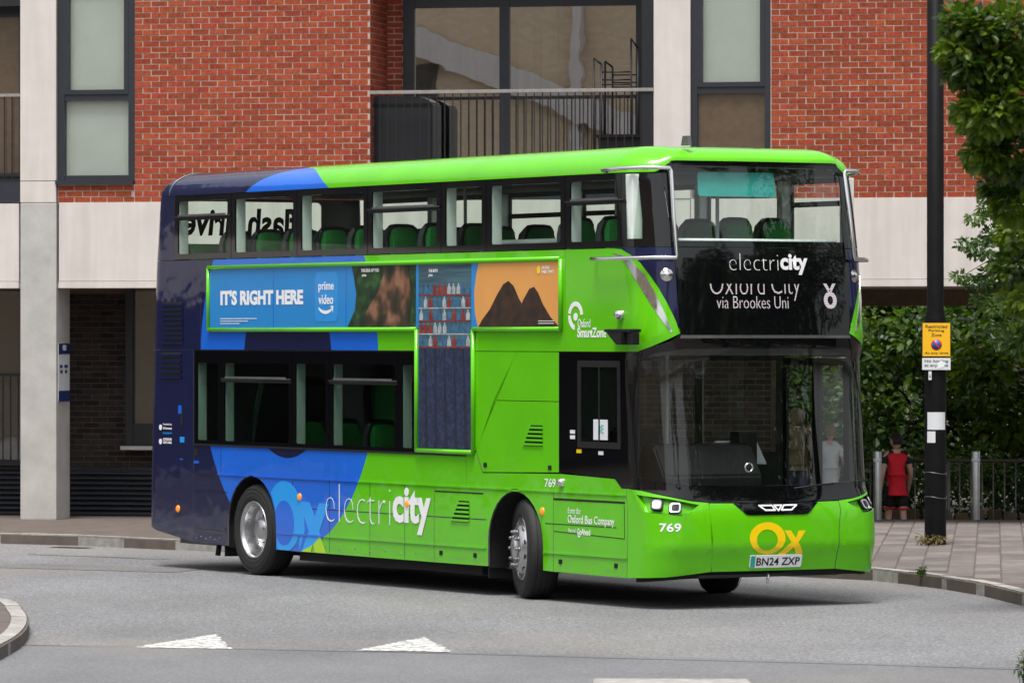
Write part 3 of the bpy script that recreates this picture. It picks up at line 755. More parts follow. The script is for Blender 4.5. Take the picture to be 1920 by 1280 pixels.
def rect(a0, z0, a1, z1, r=0.):
    if not r: return [(a0, z0), (a1, z0), (a1, z1), (a0, z1)]
    out = []
    for cx, cz, t0 in ((a1-r, z0+r, -90), (a1-r, z1-r, 0), (a0+r, z1-r, 90), (a0+r, z0+r, 180)):
        for k in range(5):
            t = R(t0+22.5*k); out.append((cx+r*math.cos(t), cz+r*math.sin(t)))
    return out
def ell(cx, cz, rx, rz, n=36, t0=0, t1=360): return [(cx+rx*math.cos(R(t0+(t1-t0)*k/n)), cz+rz*math.sin(R(t0+(t1-t0)*k/n))) for k in range(n if t1-t0 == 360 else n+1)]
def btext(body, a0, z0, a1, z1, m, parent=None, bold=0., off=.0035, name='lettering', clip=None, mirror=False, shear=0.):
    bm = text_raw(body, bold, shear); fit_bm(bm, a0, z0, a1, z1)
    if mirror:
        for v in bm.verts: v.co.x = a0+a1-v.co.x
        bmesh.ops.reverse_faces(bm, faces=bm.faces[:])
    if clip: bmesh.ops.bisect_plane(bm, geom=bm.verts[:]+bm.edges[:]+bm.faces[:], plane_co=(0, clip, 0), plane_no=(0, 1, 0), clear_outer=True)
    for f in bm.faces: f.normal_update()
    return from_bm(name, wrap(bm, off, .002), m, parent or bus)
NEAR = AF+2*LF                                    # a at which the nearside wall begins (s = AF)
def na(s): return NEAR+(AF-s)                     # a of a point s on the nearside wall
CEN = AF+LF

# --- body panels -------------------------------------------------
LIN = M['lining']; PT = M['paint']
def arch(c, hw, top, zb):                          # wheel-arch opening, drawn from rear to front along the bottom edge
    return [(c-hw, zb)]+[(c-hw*math.cos(R(t)), .52+(top-.52)*math.sin(R(t))) for t in range(0, 181, 12)]+[(c+hw, zb)]
RA = arch(0, .56, 1.045, .29); FA = arch(5.56, .53, 1.03, .29)
skirt_bot = .285
# rear corner and back
patch('rear_corner_panel', [(-3.6, .55), (-2.5, .47), (-2.25, .40), (-1.37, .30), (-1.37, 2.365), (-3.6, 2.365)], PT, inner=LIN)
patch('rear_panel', [(-3.6, 2.375), (-1.2, 2.375), (-1.2, 3.335), (-3.6, 3.335)], PT, inner=LIN)
patch('rear_nearside_panel', [(-5.3, .45), (-3.6, .55), (-3.6, 3.335), (-5.3, 3.335)], PT, inner=LIN)
patch('rear_top_panel', [(-1.84, 3.34), (-1.84, 4.035), (-2.42, 4.035), (-2.42, 3.34)], PT, inner=LIN)
patch('rear_window_surround', [(-4.95, 3.34), (-2.425, 3.34), (-2.425, 4.035), (-4.95, 4.035)], PT, holes=[rect(-4.45, 3.45, -2.62, 4.0, .06)], inner=LIN)
rw = patch('rear_window', rect(-4.46, 3.44, -2.61, 4.01, .06), M['glass_up'], off=-.006, th=.006)
btext('flash drive', -4.15, 3.62, -2.66, 3.93, M['black'], rw, bold=.03, off=.003, mirror=False)
# between the decks
patch('side_panel', [(-1.195, 2.375), (6.50, 2.375), (6.50, 3.335), (-1.195, 3.335)], PT, inner=LIN)
brow = [(6.505, 2.375), (7.86, 2.375), (8.02, 2.42), (8.20, 2.485), (8.355, 2.55), (8.263, 2.716), (8.19, 2.84), (8.107, 2.962), (8.0, 3.09), (7.891, 3.199), (7.75, 3.275), (7.587, 3.325), (7.4, 3.335), (6.505, 3.335)]
patch('front_corner_panel', brow, M['green'], inner=LIN)
patch('navy_corner_panel', [(8.36, 2.55), (8.268, 2.718), (8.195, 2.842), (8.112, 2.965), (8.005, 3.094), (7.896, 3.203), (7.754, 3.279), (7.592, 3.329), (7.42, 3.339), (8.265, 3.339), (8.34, 2.55)], M['navy'], inner=LIN)
st_ = [(7.40, 3.30), (7.62, 3.27), (7.80, 3.20), (7.95, 3.09), (8.06, 2.94), (8.17, 2.74), (8.255, 2.56), (8.24, 2.55), (8.10, 2.72), (7.98, 2.87), (7.86, 3.02), (7.72, 3.16), (7.58, 3.25)]
patch('chrome_flash', st_, M['chrome'], off=.004, th=.004)
mir = lambda poly: [(2*CEN-a, z) for a, z in poly][::-1]
patch('front_corner_panel', mir(brow), M['green'], inner=LIN); patch('chrome_flash', mir(st_), M['chrome'], off=.004, th=.004)
patch('navy_corner_panel', mir([(8.36, 2.55), (8.268, 2.718), (8.195, 2.842), (8.112, 2.965), (8.005, 3.094), (7.896, 3.203), (7.754, 3.279), (7.592, 3.329), (7.42, 3.339), (8.265, 3.339), (8.34, 2.55)]), M['navy'], inner=LIN)
# lower side
patch('waist_panel', [(-1.365, 1.05), (4.60, 1.05), (4.60, 1.345), (-1.365, 1.345)], PT, inner=LIN)
low = [(-1.365, .30)]+RA+[(1.0, .29)]+[(5.0, .29)]
patch('skirt_panel', [(-1.365, .302)]+RA+[(3.955, .288), (3.955, 1.043), (-1.365, 1.043)], PT, inner=LIN)
patch('skirt_panel', [(3.962, .288)]+FA+[(6.28, .286), (6.28, 1.043), (3.962, 1.043)], PT, inner=LIN)
patch('skirt_panel', [(6.287, .286), (7.655, .280), (7.655, 1.043), (6.287, 1.043)], PT, inner=LIN)
patch('stair_panel', [(4.93, 1.20), (6.385, 1.23), (6.385, 1.895), (5.14, 1.895), (4.80, 1.40)], PT, inner=LIN)
patch('stair_panel', [(5.143, 1.902), (6.385, 1.902), (6.385, 2.368), (5.59, 2.368)], PT, inner=LIN)
patch('stair_panel', [(3.61, 1.35), (4.605, 1.35), (4.605, 1.40), (4.795, 1.405), (5.583, 2.368), (3.61, 2.368)], PT, inner=LIN)
patch('waist_panel', [(4.605, 1.05), (7.655, 1.05), (7.655, 1.105), (7.56, 1.105), (7.43, 1.19), (6.385, 1.215), (4.92, 1.19), (4.79, 1.39), (4.605, 1.39)], PT, inner=LIN)
for z_ in (1.046, .463):
    for a0, a1 in ((-1.365, -.60 if z_ < 1 else 4.98), (.60, 3.955), (3.962, 5.0), (6.10 if z_ < 1 else 6.03, 7.655)) if z_ < 1 else ((-1.365, -.06), (.06, 5.50), (5.62, 7.655)):
        patch('moulding', [(a0, z_-.008), (a1, z_-.008), (a1, z_+.008), (a0, z_+.008)], PT, off=.010, th=.014)
patch('trim_groove', [(.60, .735), (5.0, .735), (5.0, .743), (.60, .743)], M['navy'], off=.0015, th=.001)
patch('trim_groove', [(6.13, .735), (7.45, .735), (7.45, .743), (6.13, .743)], M['under'], off=.0015, th=.001)
for a in (-.72, .93, 1.75, 2.62, 3.35): patch('panel_joint', [(a, .30), (a+.006, .30), (a+.006, 1.04), (a, 1.04)] if a > 0 else [(a, 1.05), (a+.006, 1.05), (a+.006, 1.34), (a, 1.34)], M['navy'], off=.0015, th=.001)
# flaps and vents
def vent(a, z, w, h, nsl, slant=0., m=M['green']):
    vb = patch('vent', [(a+slant, z+h), (a, z), (a+w, z), (a+w, z+h)], M['under'], off=.002, th=.002)
    for k in range(nsl):
        zz = z+h*(k+.15)/nsl; t = (zz-z)/h*slant
        patch('louvre', [(a+t-.01, zz), (a+w+.01, zz), (a+w+.01, zz+h*.5/nsl), (a+t+.01, zz+h*.5/nsl)], m, vb, off=.014, th=.011)
vent(5.72, 1.47, .36, .20, 5, .14); vent(4.30, .70, .36, .21, 5, .16)
vent(-2.10, 2.42, .47, .47, 9, 0, M['navy']); vent(-2.14, 2.05, .47, .29, 5, 0, M['navy'])
def outline(pts, w=.007, m=M['under'], off=.0022):
    for p, q in zip(pts, pts[1:]):
        d = Vector((q[0]-p[0], q[1]-p[1])).normalized(); n_ = Vector((-d.y, d.x))*w/2
        patch('flap_joint', [(p[0]-n_.x, p[1]-n_.y), (q[0]-n_.x, q[1]-n_.y), (q[0]+n_.x, q[1]+n_.y), (p[0]+n_.x, p[1]+n_.y)], m, off=off, th=.002)
outline([(3.97, .99), (4.94, .99)], .014); outline([(6.29, .975), (7.62, .975)], .02)
outline([(6.30, .67), (7.60, .64), (7.60, .95)])
for a, z in ((4.1, .385), (4.78, .385), (6.42, .385), (7.45, .385), (4.98, 1.27), (6.22, 1.27)): patch('latch', rect(a-.03, z-.022, a+.03, z+.022, .008), M['black'], off=.006, th=.006)
for i, (a, z) in enumerate(((-1.746, .651), (1.094, .855), (3.41, .848), (6.077, .852))):
    lathe('side_marker_lamp', [(0, -.02), (.026, -.018), (.036, -.008), (.04, 0)], M['amber'], bus, 16, 'y', (a, 0, z))
for k in range(16):                                # rivets along the skirt
    a = .7+k*.32 if k < 10 else -1.3+(k-10)*.11
    lathe('rivet', [(0, -.006), (.008, -.004), (.009, 0)], M['greymet'], bus, 8, 'y', (a, 0, .345+.02*(k % 2)))
lathe('side_sensor', [(0, -.05), (.03, -.045), (.042, -.02), (.045, 0)], M['chrome'], bus, 16, 'y', (6.448, 0, 1.135))
lathe('side_camera', [(0, -.07), (.03, -.065), (.045, -.04), (.05, 0)], M['chrome'], bus, 16, 'y', (7.531, 0, 2.717))

# --- nearside wall (seen only through the glass) -------------------------
def nrect(s0, z0, s1, z1): return rect(na(s1), z0, na(s0), z1)
patch('nearside_panel', [(na(7.2), 2.375), (na(-1.9), 2.375), (na(-1.9), 3.335), (na(7.2), 3.335)], PT, inner=LIN)
ndiv = [-1.82, -.46, 1.05, 2.59, 4.11, 5.01, 6.52]
patch('nearside_upper_wall', [(na(7.62), 3.34), (na(-1.9), 3.34), (na(-1.9), 4.035), (na(7.62), 4.035)], M['gloss'], holes=[nrect(ndiv[i]+.08, 3.41, (ndiv+[7.62])[i+1]-.08, 3.98) for i in range(7)], inner=M['lining'])
for i in range(7):
    s0, s1 = ndiv[i]+.07, (ndiv+[7.62])[i+1]-.07
    w = patch('window', nrect(s0, 3.40, s1, 3.99), M['glass_up'], off=-.006, th=.006)
    if i in (2, 3, 6): patch('hopper_rail', nrect(s0, 3.76, s1, 3.81), M['black'], w, off=.012, th=.04)
lowdiv = [(-1.3, .2), (.3, 1.7), (1.8, 3.3), (3.4, 4.8), (4.95, 6.3)]
patch('nearside_lower_wall', [(na(7.70), .30), (na(-1.9), .30), (na(-1.9), 2.368), (na(7.70), 2.368)], PT, holes=[nrect(a, 1.40, b_, 2.28) for a, b_ in lowdiv]+[nrect(6.45, .36, 7.62, 2.32)], inner=LIN)
for a, b_ in lowdiv: patch('window', nrect(a-.01, 1.39, b_+.01, 2.29), M['glass_clear'], off=-.006, th=.006)
for s0, s1 in ((6.46, 7.03), (7.05, 7.61)):
    d = patch('door_leaf', nrect(s0, .37, s1, 2.31), M['black'], holes=[nrect(s0+.06, .46, s1-.06, 2.24)], off=-.01, th=.03)
    patch('door_glass', nrect(s0+.055, .455, s1-.055, 2.245), M['glass_clear'], d, off=-.02, th=.006)
    tube('grab_rail', [(s0+.08, 2.40, 1.02), (s0+.16, 2.36, 1.06), (s0+.42, 2.36, 1.06), (s0+.50, 2.38, .95), (s0+.5, 2.40, .8)], .016, M['chrome'], d, 8)

# --- glazing, offside ---------------------------------------------------
def window(a0, a1, z0, z1, gm, hop=None, bord=(.085, .085, .06, .06), quarter=None):
    l, r_, b_, t = bord
    w = patch('window', rect(a0+l-.01, z0+b_-.01, a1-r_+.01, z1-t+.01, .03), gm, off=-.004, th=.005)
    patch('window_frame', rect(a0, z0, a1, z1), M['gloss'], w, holes=[rect(a0+l, z0+b_, a1-r_, z1-t, .035)], off=.003, th=.012)
    if hop:
        bm = bmesh.new(); tube_bm(bm, [(a0+.01, -.008, hop), (a1-.01, -.008, hop)], .012, 8); box_bm(bm, a0+.01, a1-.01, -.004, .03, hop-.032, hop-.011)
        from_bm('hopper_rail', bm, M['black'], w)
        box('hopper_lip', a0+.10, a1-.12, -.012, -.005, hop+.010, hop+.03, M['greymet'], w)
    return w
UP = [(-1.83, -.475, 3.80), (-.465, 1.035, None), (1.045, 2.575, None), (2.585, 4.095, 3.79), (4.105, 4.995, None), (5.005, 6.505, None), (6.515, 7.60, 3.78)]
for a0, a1, hop in UP: window(a0, a1, 3.345, 4.03, M['glass_up'], hop)
w = patch('window', [(7.68, 3.41), (7.94, 3.41), (7.855, 3.97), (7.66, 3.97)], M['glass_up'], off=-.004, th=.005)
patch('window_frame', [(7.607, 3.345), (8.262, 3.345), (8.12, 4.03), (7.607, 4.03)], M['gloss'], w, holes=[[(7.69, 3.42), (7.935, 3.42), (7.85, 3.965), (7.67, 3.965)]], off=.003, th=.012)
w = patch('window', mir([(7.68, 3.41), (7.94, 3.41), (7.855, 3.97), (7.66, 3.97)]), M['glass_up'], off=-.004, th=.005)
patch('window_frame', mir([(7.607, 3.345), (8.262, 3.345), (8.12, 4.03), (7.607, 4.03)]), M['gloss'], w, holes=[mir([(7.69, 3.42), (7.935, 3.42), (7.85, 3.965), (7.67, 3.965)])], off=.003, th=.012)
LOWW = [(-1.355, -.715, None), (-.705, .92, 2.06), (.93, 1.74, None), (1.75, 3.215, 2.06), (3.225, 3.605, None)]
for a0, a1, hop in LOWW: window(a0, a1, 1.355, 2.362, M['glass_low'], hop, (.07, .07, .05, .13))
patch('sill_trim', [(-1.36, 1.345), (4.60, 1.345), (4.60, 1.365), (-1.36, 1.365)], M['black'], off=.012, th=.012)
# pale window pillars inside
for a0, _, _ in UP+[(7.62, 0, 0)]: box('window_pillar', a0-.05, a0+.075, .02, .13, 3.35, 4.02, M['pale'], bus, .01)
for a0, _, _ in LOWW: box('window_pillar', a0-.05, a0+.065, .02, .12, 1.37, 2.30, M['pale'], bus, .01)
for s in ndiv+[7.62]: box('window_pillar', s-.05, s+.05, 2.40, 2.50, 3.35, 4.02, M['pale'], bus, .01)
# driver's cab side
cabp = [(6.392, 1.235), (7.435, 1.20), (7.565, 1.112), (7.72, 1.112), (7.76, 1.3), (7.80, 2.0), (7.86, 2.368), (6.392, 2.368)]
cab = patch('cab_side', cabp, M['gloss'], holes=[rect(6.80, 1.52, 7.52, 2.24, .03)], off=.001, th=.014, inner=M['black'])
patch('cab_window', rect(6.79, 1.51, 7.53, 2.25, .03), M['glass_low'], cab, off=-.004, th=.005)
patch('cab_window_frame', rect(6.75, 1.47, 7.57, 2.29), M['black'], cab, holes=[rect(6.81, 1.53, 7.51, 2.23)], off=.012, th=.012)
patch('slider_rail', rect(7.13, 1.53, 7.15, 2.23), M['black'], cab, off=.010, th=.01)
nt_ = patch('cab_notice', rect(7.03, 1.55, 7.30, 1.74), M['signwhite'], cab, off=.004, th=.002)
btext('8E', 7.12, 1.61, 7.22, 1.69, M['teal'], nt_, off=.0065)
for a, z, c in ((6.60, 1.55, 'signwhite'), (6.60, 1.60, 'signwhite'), (6.72, 1.42, 'yellow'), (7.12, 1.41, 'signwhite')): patch('sticker', rect(a, z, a+.09, z+.035), M[c], cab, off=.0035, th=.002)

# --- front ---------------------------------------------------------------
# lower windscreen with black surround
wsb = [(7.725, 1.115), (7.90, 1.10), (8.19, 1.05), (8.45, 1.005), (8.65, .985), (CEN, .975)]; wsb = wsb+mir(wsb)[1:]
wst = [(7.87, 2.372), (8.0, 2.41), (8.25, 2.475), (8.36, 2.545)]
sur = wsb+mir(wst)+wst[::-1]
gl_ = [(7.85, 1.22), (8.3, 1.155), (8.8, 1.135), (CEN, 1.13), (10.0, 1.135), (10.5, 1.155), (10.95, 1.22), (10.93, 2.28), (10.75, 2.36), (10.4, 2.405), (CEN, 2.42), (8.4, 2.405), (8.05, 2.36), (7.87, 2.28)]
ws = patch('windscreen', [(a+(.01 if a < CEN else -.01)*-1, z) for a, z in gl_], M['glass_ws'], off=.0, th=.006)
patch('windscreen_surround', sur, M['gloss'], ws, holes=[gl_], off=.004, th=.02, inner=M['black'])
tube('wiper', [on(9.6, 1.10, .035), on(9.95, 1.13, .035), on(10.7, 1.16, .03)], .009, M['black'], ws, 6)
lathe('camera_ring', [(.032, -.004), (.034, .012), (.046, .012), (.05, -.004)], M['chrome'], bus, 20, 'x', tuple(on(9.13, 1.305, -.05)))
# upper windscreen
ug = [(8.26, 3.36), (10.54, 3.36), (10.66, 4.02), (10.56, 4.115), (8.24, 4.115), (8.14, 4.02)]
uw = patch('upper_windscreen', ug, M['glass_ws'], off=.002, th=.006)
patch('upper_windscreen_surround', [(8.268, 3.345), (10.532, 3.345), (10.68, 4.03), (10.57, 4.145), (8.23, 4.145), (8.125, 4.03)], M['gloss'], uw, holes=[[(8.32, 3.40), (10.48, 3.40), (10.605, 4.01), (10.53, 4.085), (8.27, 4.085), (8.195, 4.01)]], off=.006, th=.012)
# destination display panel
dp = patch('destination_panel', [(8.345, 2.552), (8.36, 2.53), (10.44, 2.53), (10.455, 2.552), (10.53, 3.338), (8.27, 3.338)], M['gloss'], off=.004, th=.03, inner=M['black'])
patch('display_sill', [(8.34, 2.50), (10.46, 2.50), (10.45, 2.528), (8.35, 2.528)], M['greymet'], off=.012, th=.02)
ds = patch('display_screen', rect(8.56, 2.68, 10.42, 3.06), M['gloss'], dp, off=.0055, th=.001)
btext('electri', 8.93, 3.13, 9.55, 3.285, M['whitep'], dp, bold=-.030, off=.007)
btext('city', 9.575, 3.09, 9.94, 3.285, M['whitep'], dp, bold=.035, off=.007)
btext('Oxford', 8.69, 2.905, 9.36, 3.10, M['led'], ds, bold=-.018, off=.0075, clip=3.005); btext('City', 9.45, 2.85, 9.82, 3.10, M['led'], ds, bold=-.018, off=.0075, clip=3.005)
btext('via Brookes Uni', 8.77, 2.775, 9.66, 2.89, M['led'], ds, bold=-.012, off=.0075)
patch('lettering', ell(10.22, 2.855, .088, .08, 28), M['led'], ds, holes=[ell(10.22, 2.855, .038, .042, 20)], off=.0075, th=.002)
for sg_ in (-1, 1): patch('lettering', [(10.22+sg_*.02, 2.93), (10.22+sg_*.085, 3.01), (10.22+sg_*.04, 3.01), (10.22, 2.955)][::sg_], M['led'], ds, off=.0078, th=.002)
# bumper and front panels
sb = [(7.662, .28), (8.655, .30), (8.675, .50), (8.680, .70), (8.630, .978)]
patch('front_side_panel', [(7.662, .28), (8.20, .30), (8.672, .345), (8.682, .50), (8.68, .70), (8.636, .982), (8.45, .999), (8.19, 1.044), (7.90, 1.094), (7.72, 1.105), (7.662, 1.105)], M['green'], inner=LIN,
      holes=[[(7.84, 1.055), (7.97, .90), (8.385, .862), (8.53, .965), (8.19, 1.025)]])
patch('front_side_panel', mir([(7.662, .28), (8.20, .30), (8.672, .345), (8.682, .50), (8.68, .70), (8.636, .982), (8.45, .999), (8.19, 1.044), (7.90, 1.094), (7.72, 1.105), (7.662, 1.105)]), M['green'], inner=LIN,
      holes=[mir([(7.84, 1.055), (7.97, .90), (8.385, .862), (8.53, .965), (8.19, 1.025)])])
bc = [(8.68, .30), (8.69, .50), (8.688, .70), (8.644, .978)]
patch('bumper', [(8.68, .345), (10.12, .345), (10.11, .50), (10.112, .70), (10.156, .978), (CEN, .968), (8.644, .978)], M['green'], inner=LIN)
bd = patch('badge', [(8.91, .972), (9.05, .868), (9.10, .862), (9.70, .862), (9.75, .868), (9.89, .972)], M['gloss'], off=.006, th=.008)
def stroke(name, pts, w, m, parent, off, closed=True):
    for i in range(len(pts) if closed else len(pts)-1):
        p, q = pts[i], pts[(i+1) % len(pts)]
        d = Vector((q[0]-p[0], q[1]-p[1])).normalized(); n_ = Vector((-d.y, d.x))*w/2; e = d*w*.35
        patch(name, [(p[0]-n_.x-e.x, p[1]-n_.y-e.y), (q[0]-n_.x+e.x, q[1]-n_.y+e.y), (q[0]+n_.x+e.x, q[1]+n_.y+e.y), (p[0]+n_.x-e.x, p[1]+n_.y-e.y)], m, parent, off=off, th=.002)
stroke('badge_mark', [(9.19, .948), (9.335, .948), (9.37, .905), (9.26, .905)], .014, M['whitep'], bd, .010)
stroke('badge_mark', [(9.36, .948), (9.45, .948), (9.405, .900)], .014, M['whitep'], bd, .0105)
stroke('badge_mark', [(9.475, .948), (9.625, .948), (9.555, .905), (9.44, .905)], .014, M['whitep'], bd, .011)
# Ox on the front, number plate, fleet number
ox = patch('ox_emblem', ell(9.28, .648, .200, .148, 40), M['yellow'], holes=[ell(9.275, .630, .118, .098, 32)], off=.003, th=.002)
patch('ox_emblem', [(9.47, .715), (9.545, .715), (9.60, .64), (9.635, .712), (9.72, .712), (9.63, .605), (9.70, .500), (9.615, .500), (9.575, .56), (9.49, .49), (9.40, .49), (9.545, .605)], M['yellow'], off=.0035, th=.002)
plt = patch('number_plate', rect(9.095, .376, 9.69, .492, .01), M['whitep'], off=.014, th=.012)
patch('plate_band', rect(9.10, .380, 9.15, .488), M['teal'], plt, off=.016, th=.002)
btext('BN24 ZXP', 9.165, .398, 9.665, .470, M['black'], plt, bold=.012, off=.017)
btext('769', 8.135, .72, 8.345, .80, M['whitep'], bold=.02)
# headlamps
def headlamp(f):
    P_ = [(7.84, 1.055), (7.97, .90), (8.385, .862), (8.53, .965), (8.19, 1.025)]
    h = patch('headlight', f(P_), M['green'], off=-.045, th=.01, inner=M['under'])
    for k in range(5):
        p, q = P_[k], P_[(k+1) % 5]
        bm = bmesh.new(); pp = f([p, q]); vs_ = [bm.verts.new(c) for c in (on(*pp[0], .002), on(*pp[1], .002), on(*pp[1], -.05), on(*pp[0], -.05))]; bm.faces.new(vs_); from_bm('lamp_recess', bm, M['green'], h)
    for a, z, lit in ((8.09, .975, True), (8.285, .945, False)):
        rr = rect(a-.066, z-.052, a+.066, z+.052, .03)
        b_ = patch('lamp_bezel', f(rr), M['black'], h, off=-.012, th=.03)
        patch('lamp_ring', f(rect(a-.055, z-.044, a+.055, z+.044, .026)), M['chrome'] if not lit else M['greymet'], b_, holes=[f(rect(a-.038, z-.031, a+.038, z+.031, .018))], off=-.004, th=.01)
        patch('lamp_lens', f(rect(a-.039, z-.032, a+.039, z+.032, .018)), M['lamp'] if lit else M['gloss'], b_, off=-.008, th=.003)
headlamp(lambda p: p); headlamp(mir)
for a, z in ((8.191, 3.085), (2*CEN-8.191, 3.085)):
    q = on(a, z, 0); d = BN(a, z); bm = bmesh.new(); lathe_bm(bm, [(0, .03), (.025, .028), (.04, .012), (.06, 0)], 16, 'z'); o = from_bm('marker_lamp', bm, M['chrome'], bus); o.location = q; o.rotation_euler = d.to_track_quat('Z', 'Y').to_euler()
patch('front_undertray', [(7.75, .245), (8.55, .265), (8.62, .34), (7.75, .30)], M['under'], off=-.05, th=.02)
patch('front_undertray', [(9.55, .30), (9.75, .275), (10.95, .265), (11.0, .345), (9.55, .345)], M['under'], off=-.05, th=.02)

# --- roof ---------------------------------------------------------------
def roof():
    def zb(a):
        if a < 8.05 or a > 2*CEN-8.05: return 4.037
        t = min(1, (a-8.05)/.2) if a < CEN else min(1, (2*CEN-8.05-a)/.2)
        return 4.037+.11*t
    al = []
    a = AR-2*LR+.001
    while a < AR: al.append(a); a += .05
    al += [AR+.3*k for k in range(int((AF-AR)/.3)+1)]
    a = AF+.02
    while a < AF+2*LF: al.append(a); a += .05
    al += [NEAR+.3*k for k in range(1, int((AF-AR)/.3))]
    bm = bmesh.new(); uv = bm.loops.layers.uv.new('paint'); rings = []
    NPH = 12; x0_, x1_ = -1.72, 7.30
    for a in al:
        p0 = B3(a, min(zb(a), 4.1)); z0 = zb(a); col = []
        tg = Vector((min(max(p0.x, x0_), x1_), min(max(p0.y, .45), W-.45), 0))
        for k in range(NPH+1):
            ph = math.pi/2*k/NPH; t = 1-math.cos(ph)
            q = p0.lerp(tg, t); q.z = z0+(4.296-z0)*math.sin(ph)**.9; col.append((bm.verts.new(q), a, q.z))
        rings.append(col)
    n_ = len(rings)
    for i in range(n_):
        A_, B_ = rings[i], rings[(i+1) % n_]
        for k in range(NPH):
            f = bm.faces.new((A_[k][0], B_[k][0], B_[k+1][0], A_[k+1][0])); f.smooth = True
            for l, (src) in zip(f.loops, (A_[k], B_[k], B_[k+1], A_[k+1])):
                a_ = src[1]
                if a_ > NEAR: a_ = AF-(a_-NEAR)
                l[uv].uv = (a_, src[2])
    vs_ = [bm.verts.new((x_, y_, 4.2962)) for x_, y_ in ((x0_, .449), (x1_, .449), (x1_, W-.449), (x0_, W-.449))]
    f = bm.faces.new(vs_)
    for l in f.loops: l[uv].uv = (l.vert.co.x, 4.296)
    bmesh.ops.recalc_face_normals(bm, faces=bm.faces[:])
    for f in bm.faces:
        if f.normal.z < -.1: f.normal_flip()
    return from_bm('roof', bm, PT, bus)
rf = roof()
box('ceiling', -2.0, 7.6, .06, 2.46, 4.03, 4.05, M['lining'], bus)
prism('roof_antenna', [(-.06, 4.29), (.07, 4.29), (.055, 4.38), (-.03, 4.38)], .55, .59, M['greymet'], rf).location = (7.75, 0, 0)
tube('roof_joint', [on(-1.95, 4.04, .004)]+[Vector((-1.95, .42*(1-math.cos(t))-.004*math.cos(t), 4.04+.254*math.sin(t)**.9)) for t in [math.pi/2*k/10 for k in range(1, 11)]], .008, M['greymet'], rf, 6)

# --- deck floors and inside ---------------------------------------------
box('upper_deck_floor', -2.25, 7.75, .03, 2.49, 2.34, 2.40, M['lining'], bus)
box('lower_deck_floor', -2.2, 7.7, .25, 2.3, .26, .33, M['lining'], bus)
box('front_bulkhead', 7.78, 7.86, .35, 2.17, 2.40, 3.30, M['black'], bus)
box('rear_engine_wall', -1.75, -1.65, .03, 2.49, .33, 2.34, M['lining'], bus)
box('staircase', 4.0, 6.35, .06, .80, 1.15, 2.3, M['lining'], bus)
box('chassis', -1.6, 4.9, .5, 2.0, .20, .30, M['under'], bus); box('shade_floor', 6.3, 7.9, .25, 2.27, .30, .36, M['under'], bus)  # extra front plate added to deepen the shadow under the bus
box('drive_axle', -.2, .2, .3, 2.2, .36, .60, M['under'], bus); box('battery_box', .9, 4.75, .10, 2.42, .19, .60, M['under'], bus)  # battery box hung lower to darken the ground shadow beneath
def arch_liner(c, hw, top, v0, v1):
    bm = bmesh.new(); pr = [(c-hw-.02, .27)]+[(c-(hw+.02)*math.cos(R(t)), .52+(top+.02-.52)*math.sin(R(t))) for t in range(0, 181, 15)]+[(c+hw+.02, .27)]
    A_ = [bm.verts.new((p[0], v0, p[1])) for p in pr]; B_ = [bm.verts.new((p[0], v1, p[1])) for p in pr]
    for k in range(len(pr)-1): bm.faces.new((A_[k], A_[k+1], B_[k+1], B_[k]))
    bm.faces.new(B_ if v1 > v0 else B_[::-1]); from_bm('wheel_arch_liner', bm, M['under'], bus)
for c, hw, tp in ((0, .56, 1.045), (5.56, .53, 1.03)): arch_liner(c, hw, tp, .018, .95); arch_liner(c, hw, tp, 2.50, 1.57)
def seat_parts():
    # one passenger seat facing +x, origin at floor level
    bm = bmesh.new(); prof = [(-.10, .45), (-.14, .80), (-.20, 1.10), (-.19, 1.17), (-.13, 1.20), (-.09, 1.16), (-.07, 1.05), (-.02, .80), (.02, .52), (.36, .50), (.40, .46), (.38, .40), (-.02, .40)]
    def shape(bm, prof, w):
        secs = []
        for k, (y, sc_) in enumerate(((-w, .90), (-w*.85, .97), (-w*.4, 1.), (w*.4, 1.), (w*.85, .97), (w, .90))):
            secs.append([bm.verts.new((x, y*(1 if z < .95 else (1-.25*min(1, (z-.95)/.25))), z if z < .9 else .9+(z-.9)*sc_)) for x, z in prof])
        n_ = len(prof)
        for A_, B_ in zip(secs, secs[1:]):
            for k in range(n_): f = bm.faces.new((A_[k], A_[(k+1) % n_], B_[(k+1) % n_], B_[k])); f.smooth = True
        bm.faces.new(secs[0]); bm.faces.new(secs[-1][::-1]); bmesh.ops.recalc_face_normals(bm, faces=bm.faces[:])
    shape(bm, prof, .17); cush = bpy.data.meshes.new('seat_cushion'); bm.to_mesh(cush); bm.free(); cush.materials.append(M['seatgreen'])
    bm = bmesh.new(); shape(bm, [(-.12, .40), (-.18, .80), (-.25, 1.08), (-.25, 1.18), (-.17, 1.235), (-.14, 1.19), (-.17, 1.10), (-.115, .80), (-.06, .44), (.36, .42), (.36, .37), (-.02, .34)], .215)
    shell = bpy.data.meshes.new('seat_shell'); bm.to_mesh(shell); bm.free(); shell.materials.append(M['seatdark'])
    bm = bmesh.new(); box_bm(bm, .0, .08, -.04, .04, 0, .36); leg = bpy.data.meshes.new('seat_leg'); bm.to_mesh(leg); bm.free(); leg.materials.append(M['black'])
    return cush, shell, leg
CU, SH, LG = seat_parts()
def seat(s, v, z0, rz=0):
    o = bpy.data.objects.new('seat', CU); COL.objects.link(o); o.parent = bus; o.location = (s, v, z0); o.rotation_euler = (0, 0, rz)
    for nm, me in (('seat_shell', SH), ('seat_leg', LG)):
        c = bpy.data.objects.new(nm, me); COL.objects.link(c); c.parent = o
for s in (-.87, -.15, .60, 1.32, 2.05, 2.80, 3.55, 6.30, 7.02):
    for v in (.36, .80): seat(s, v, 2.42)
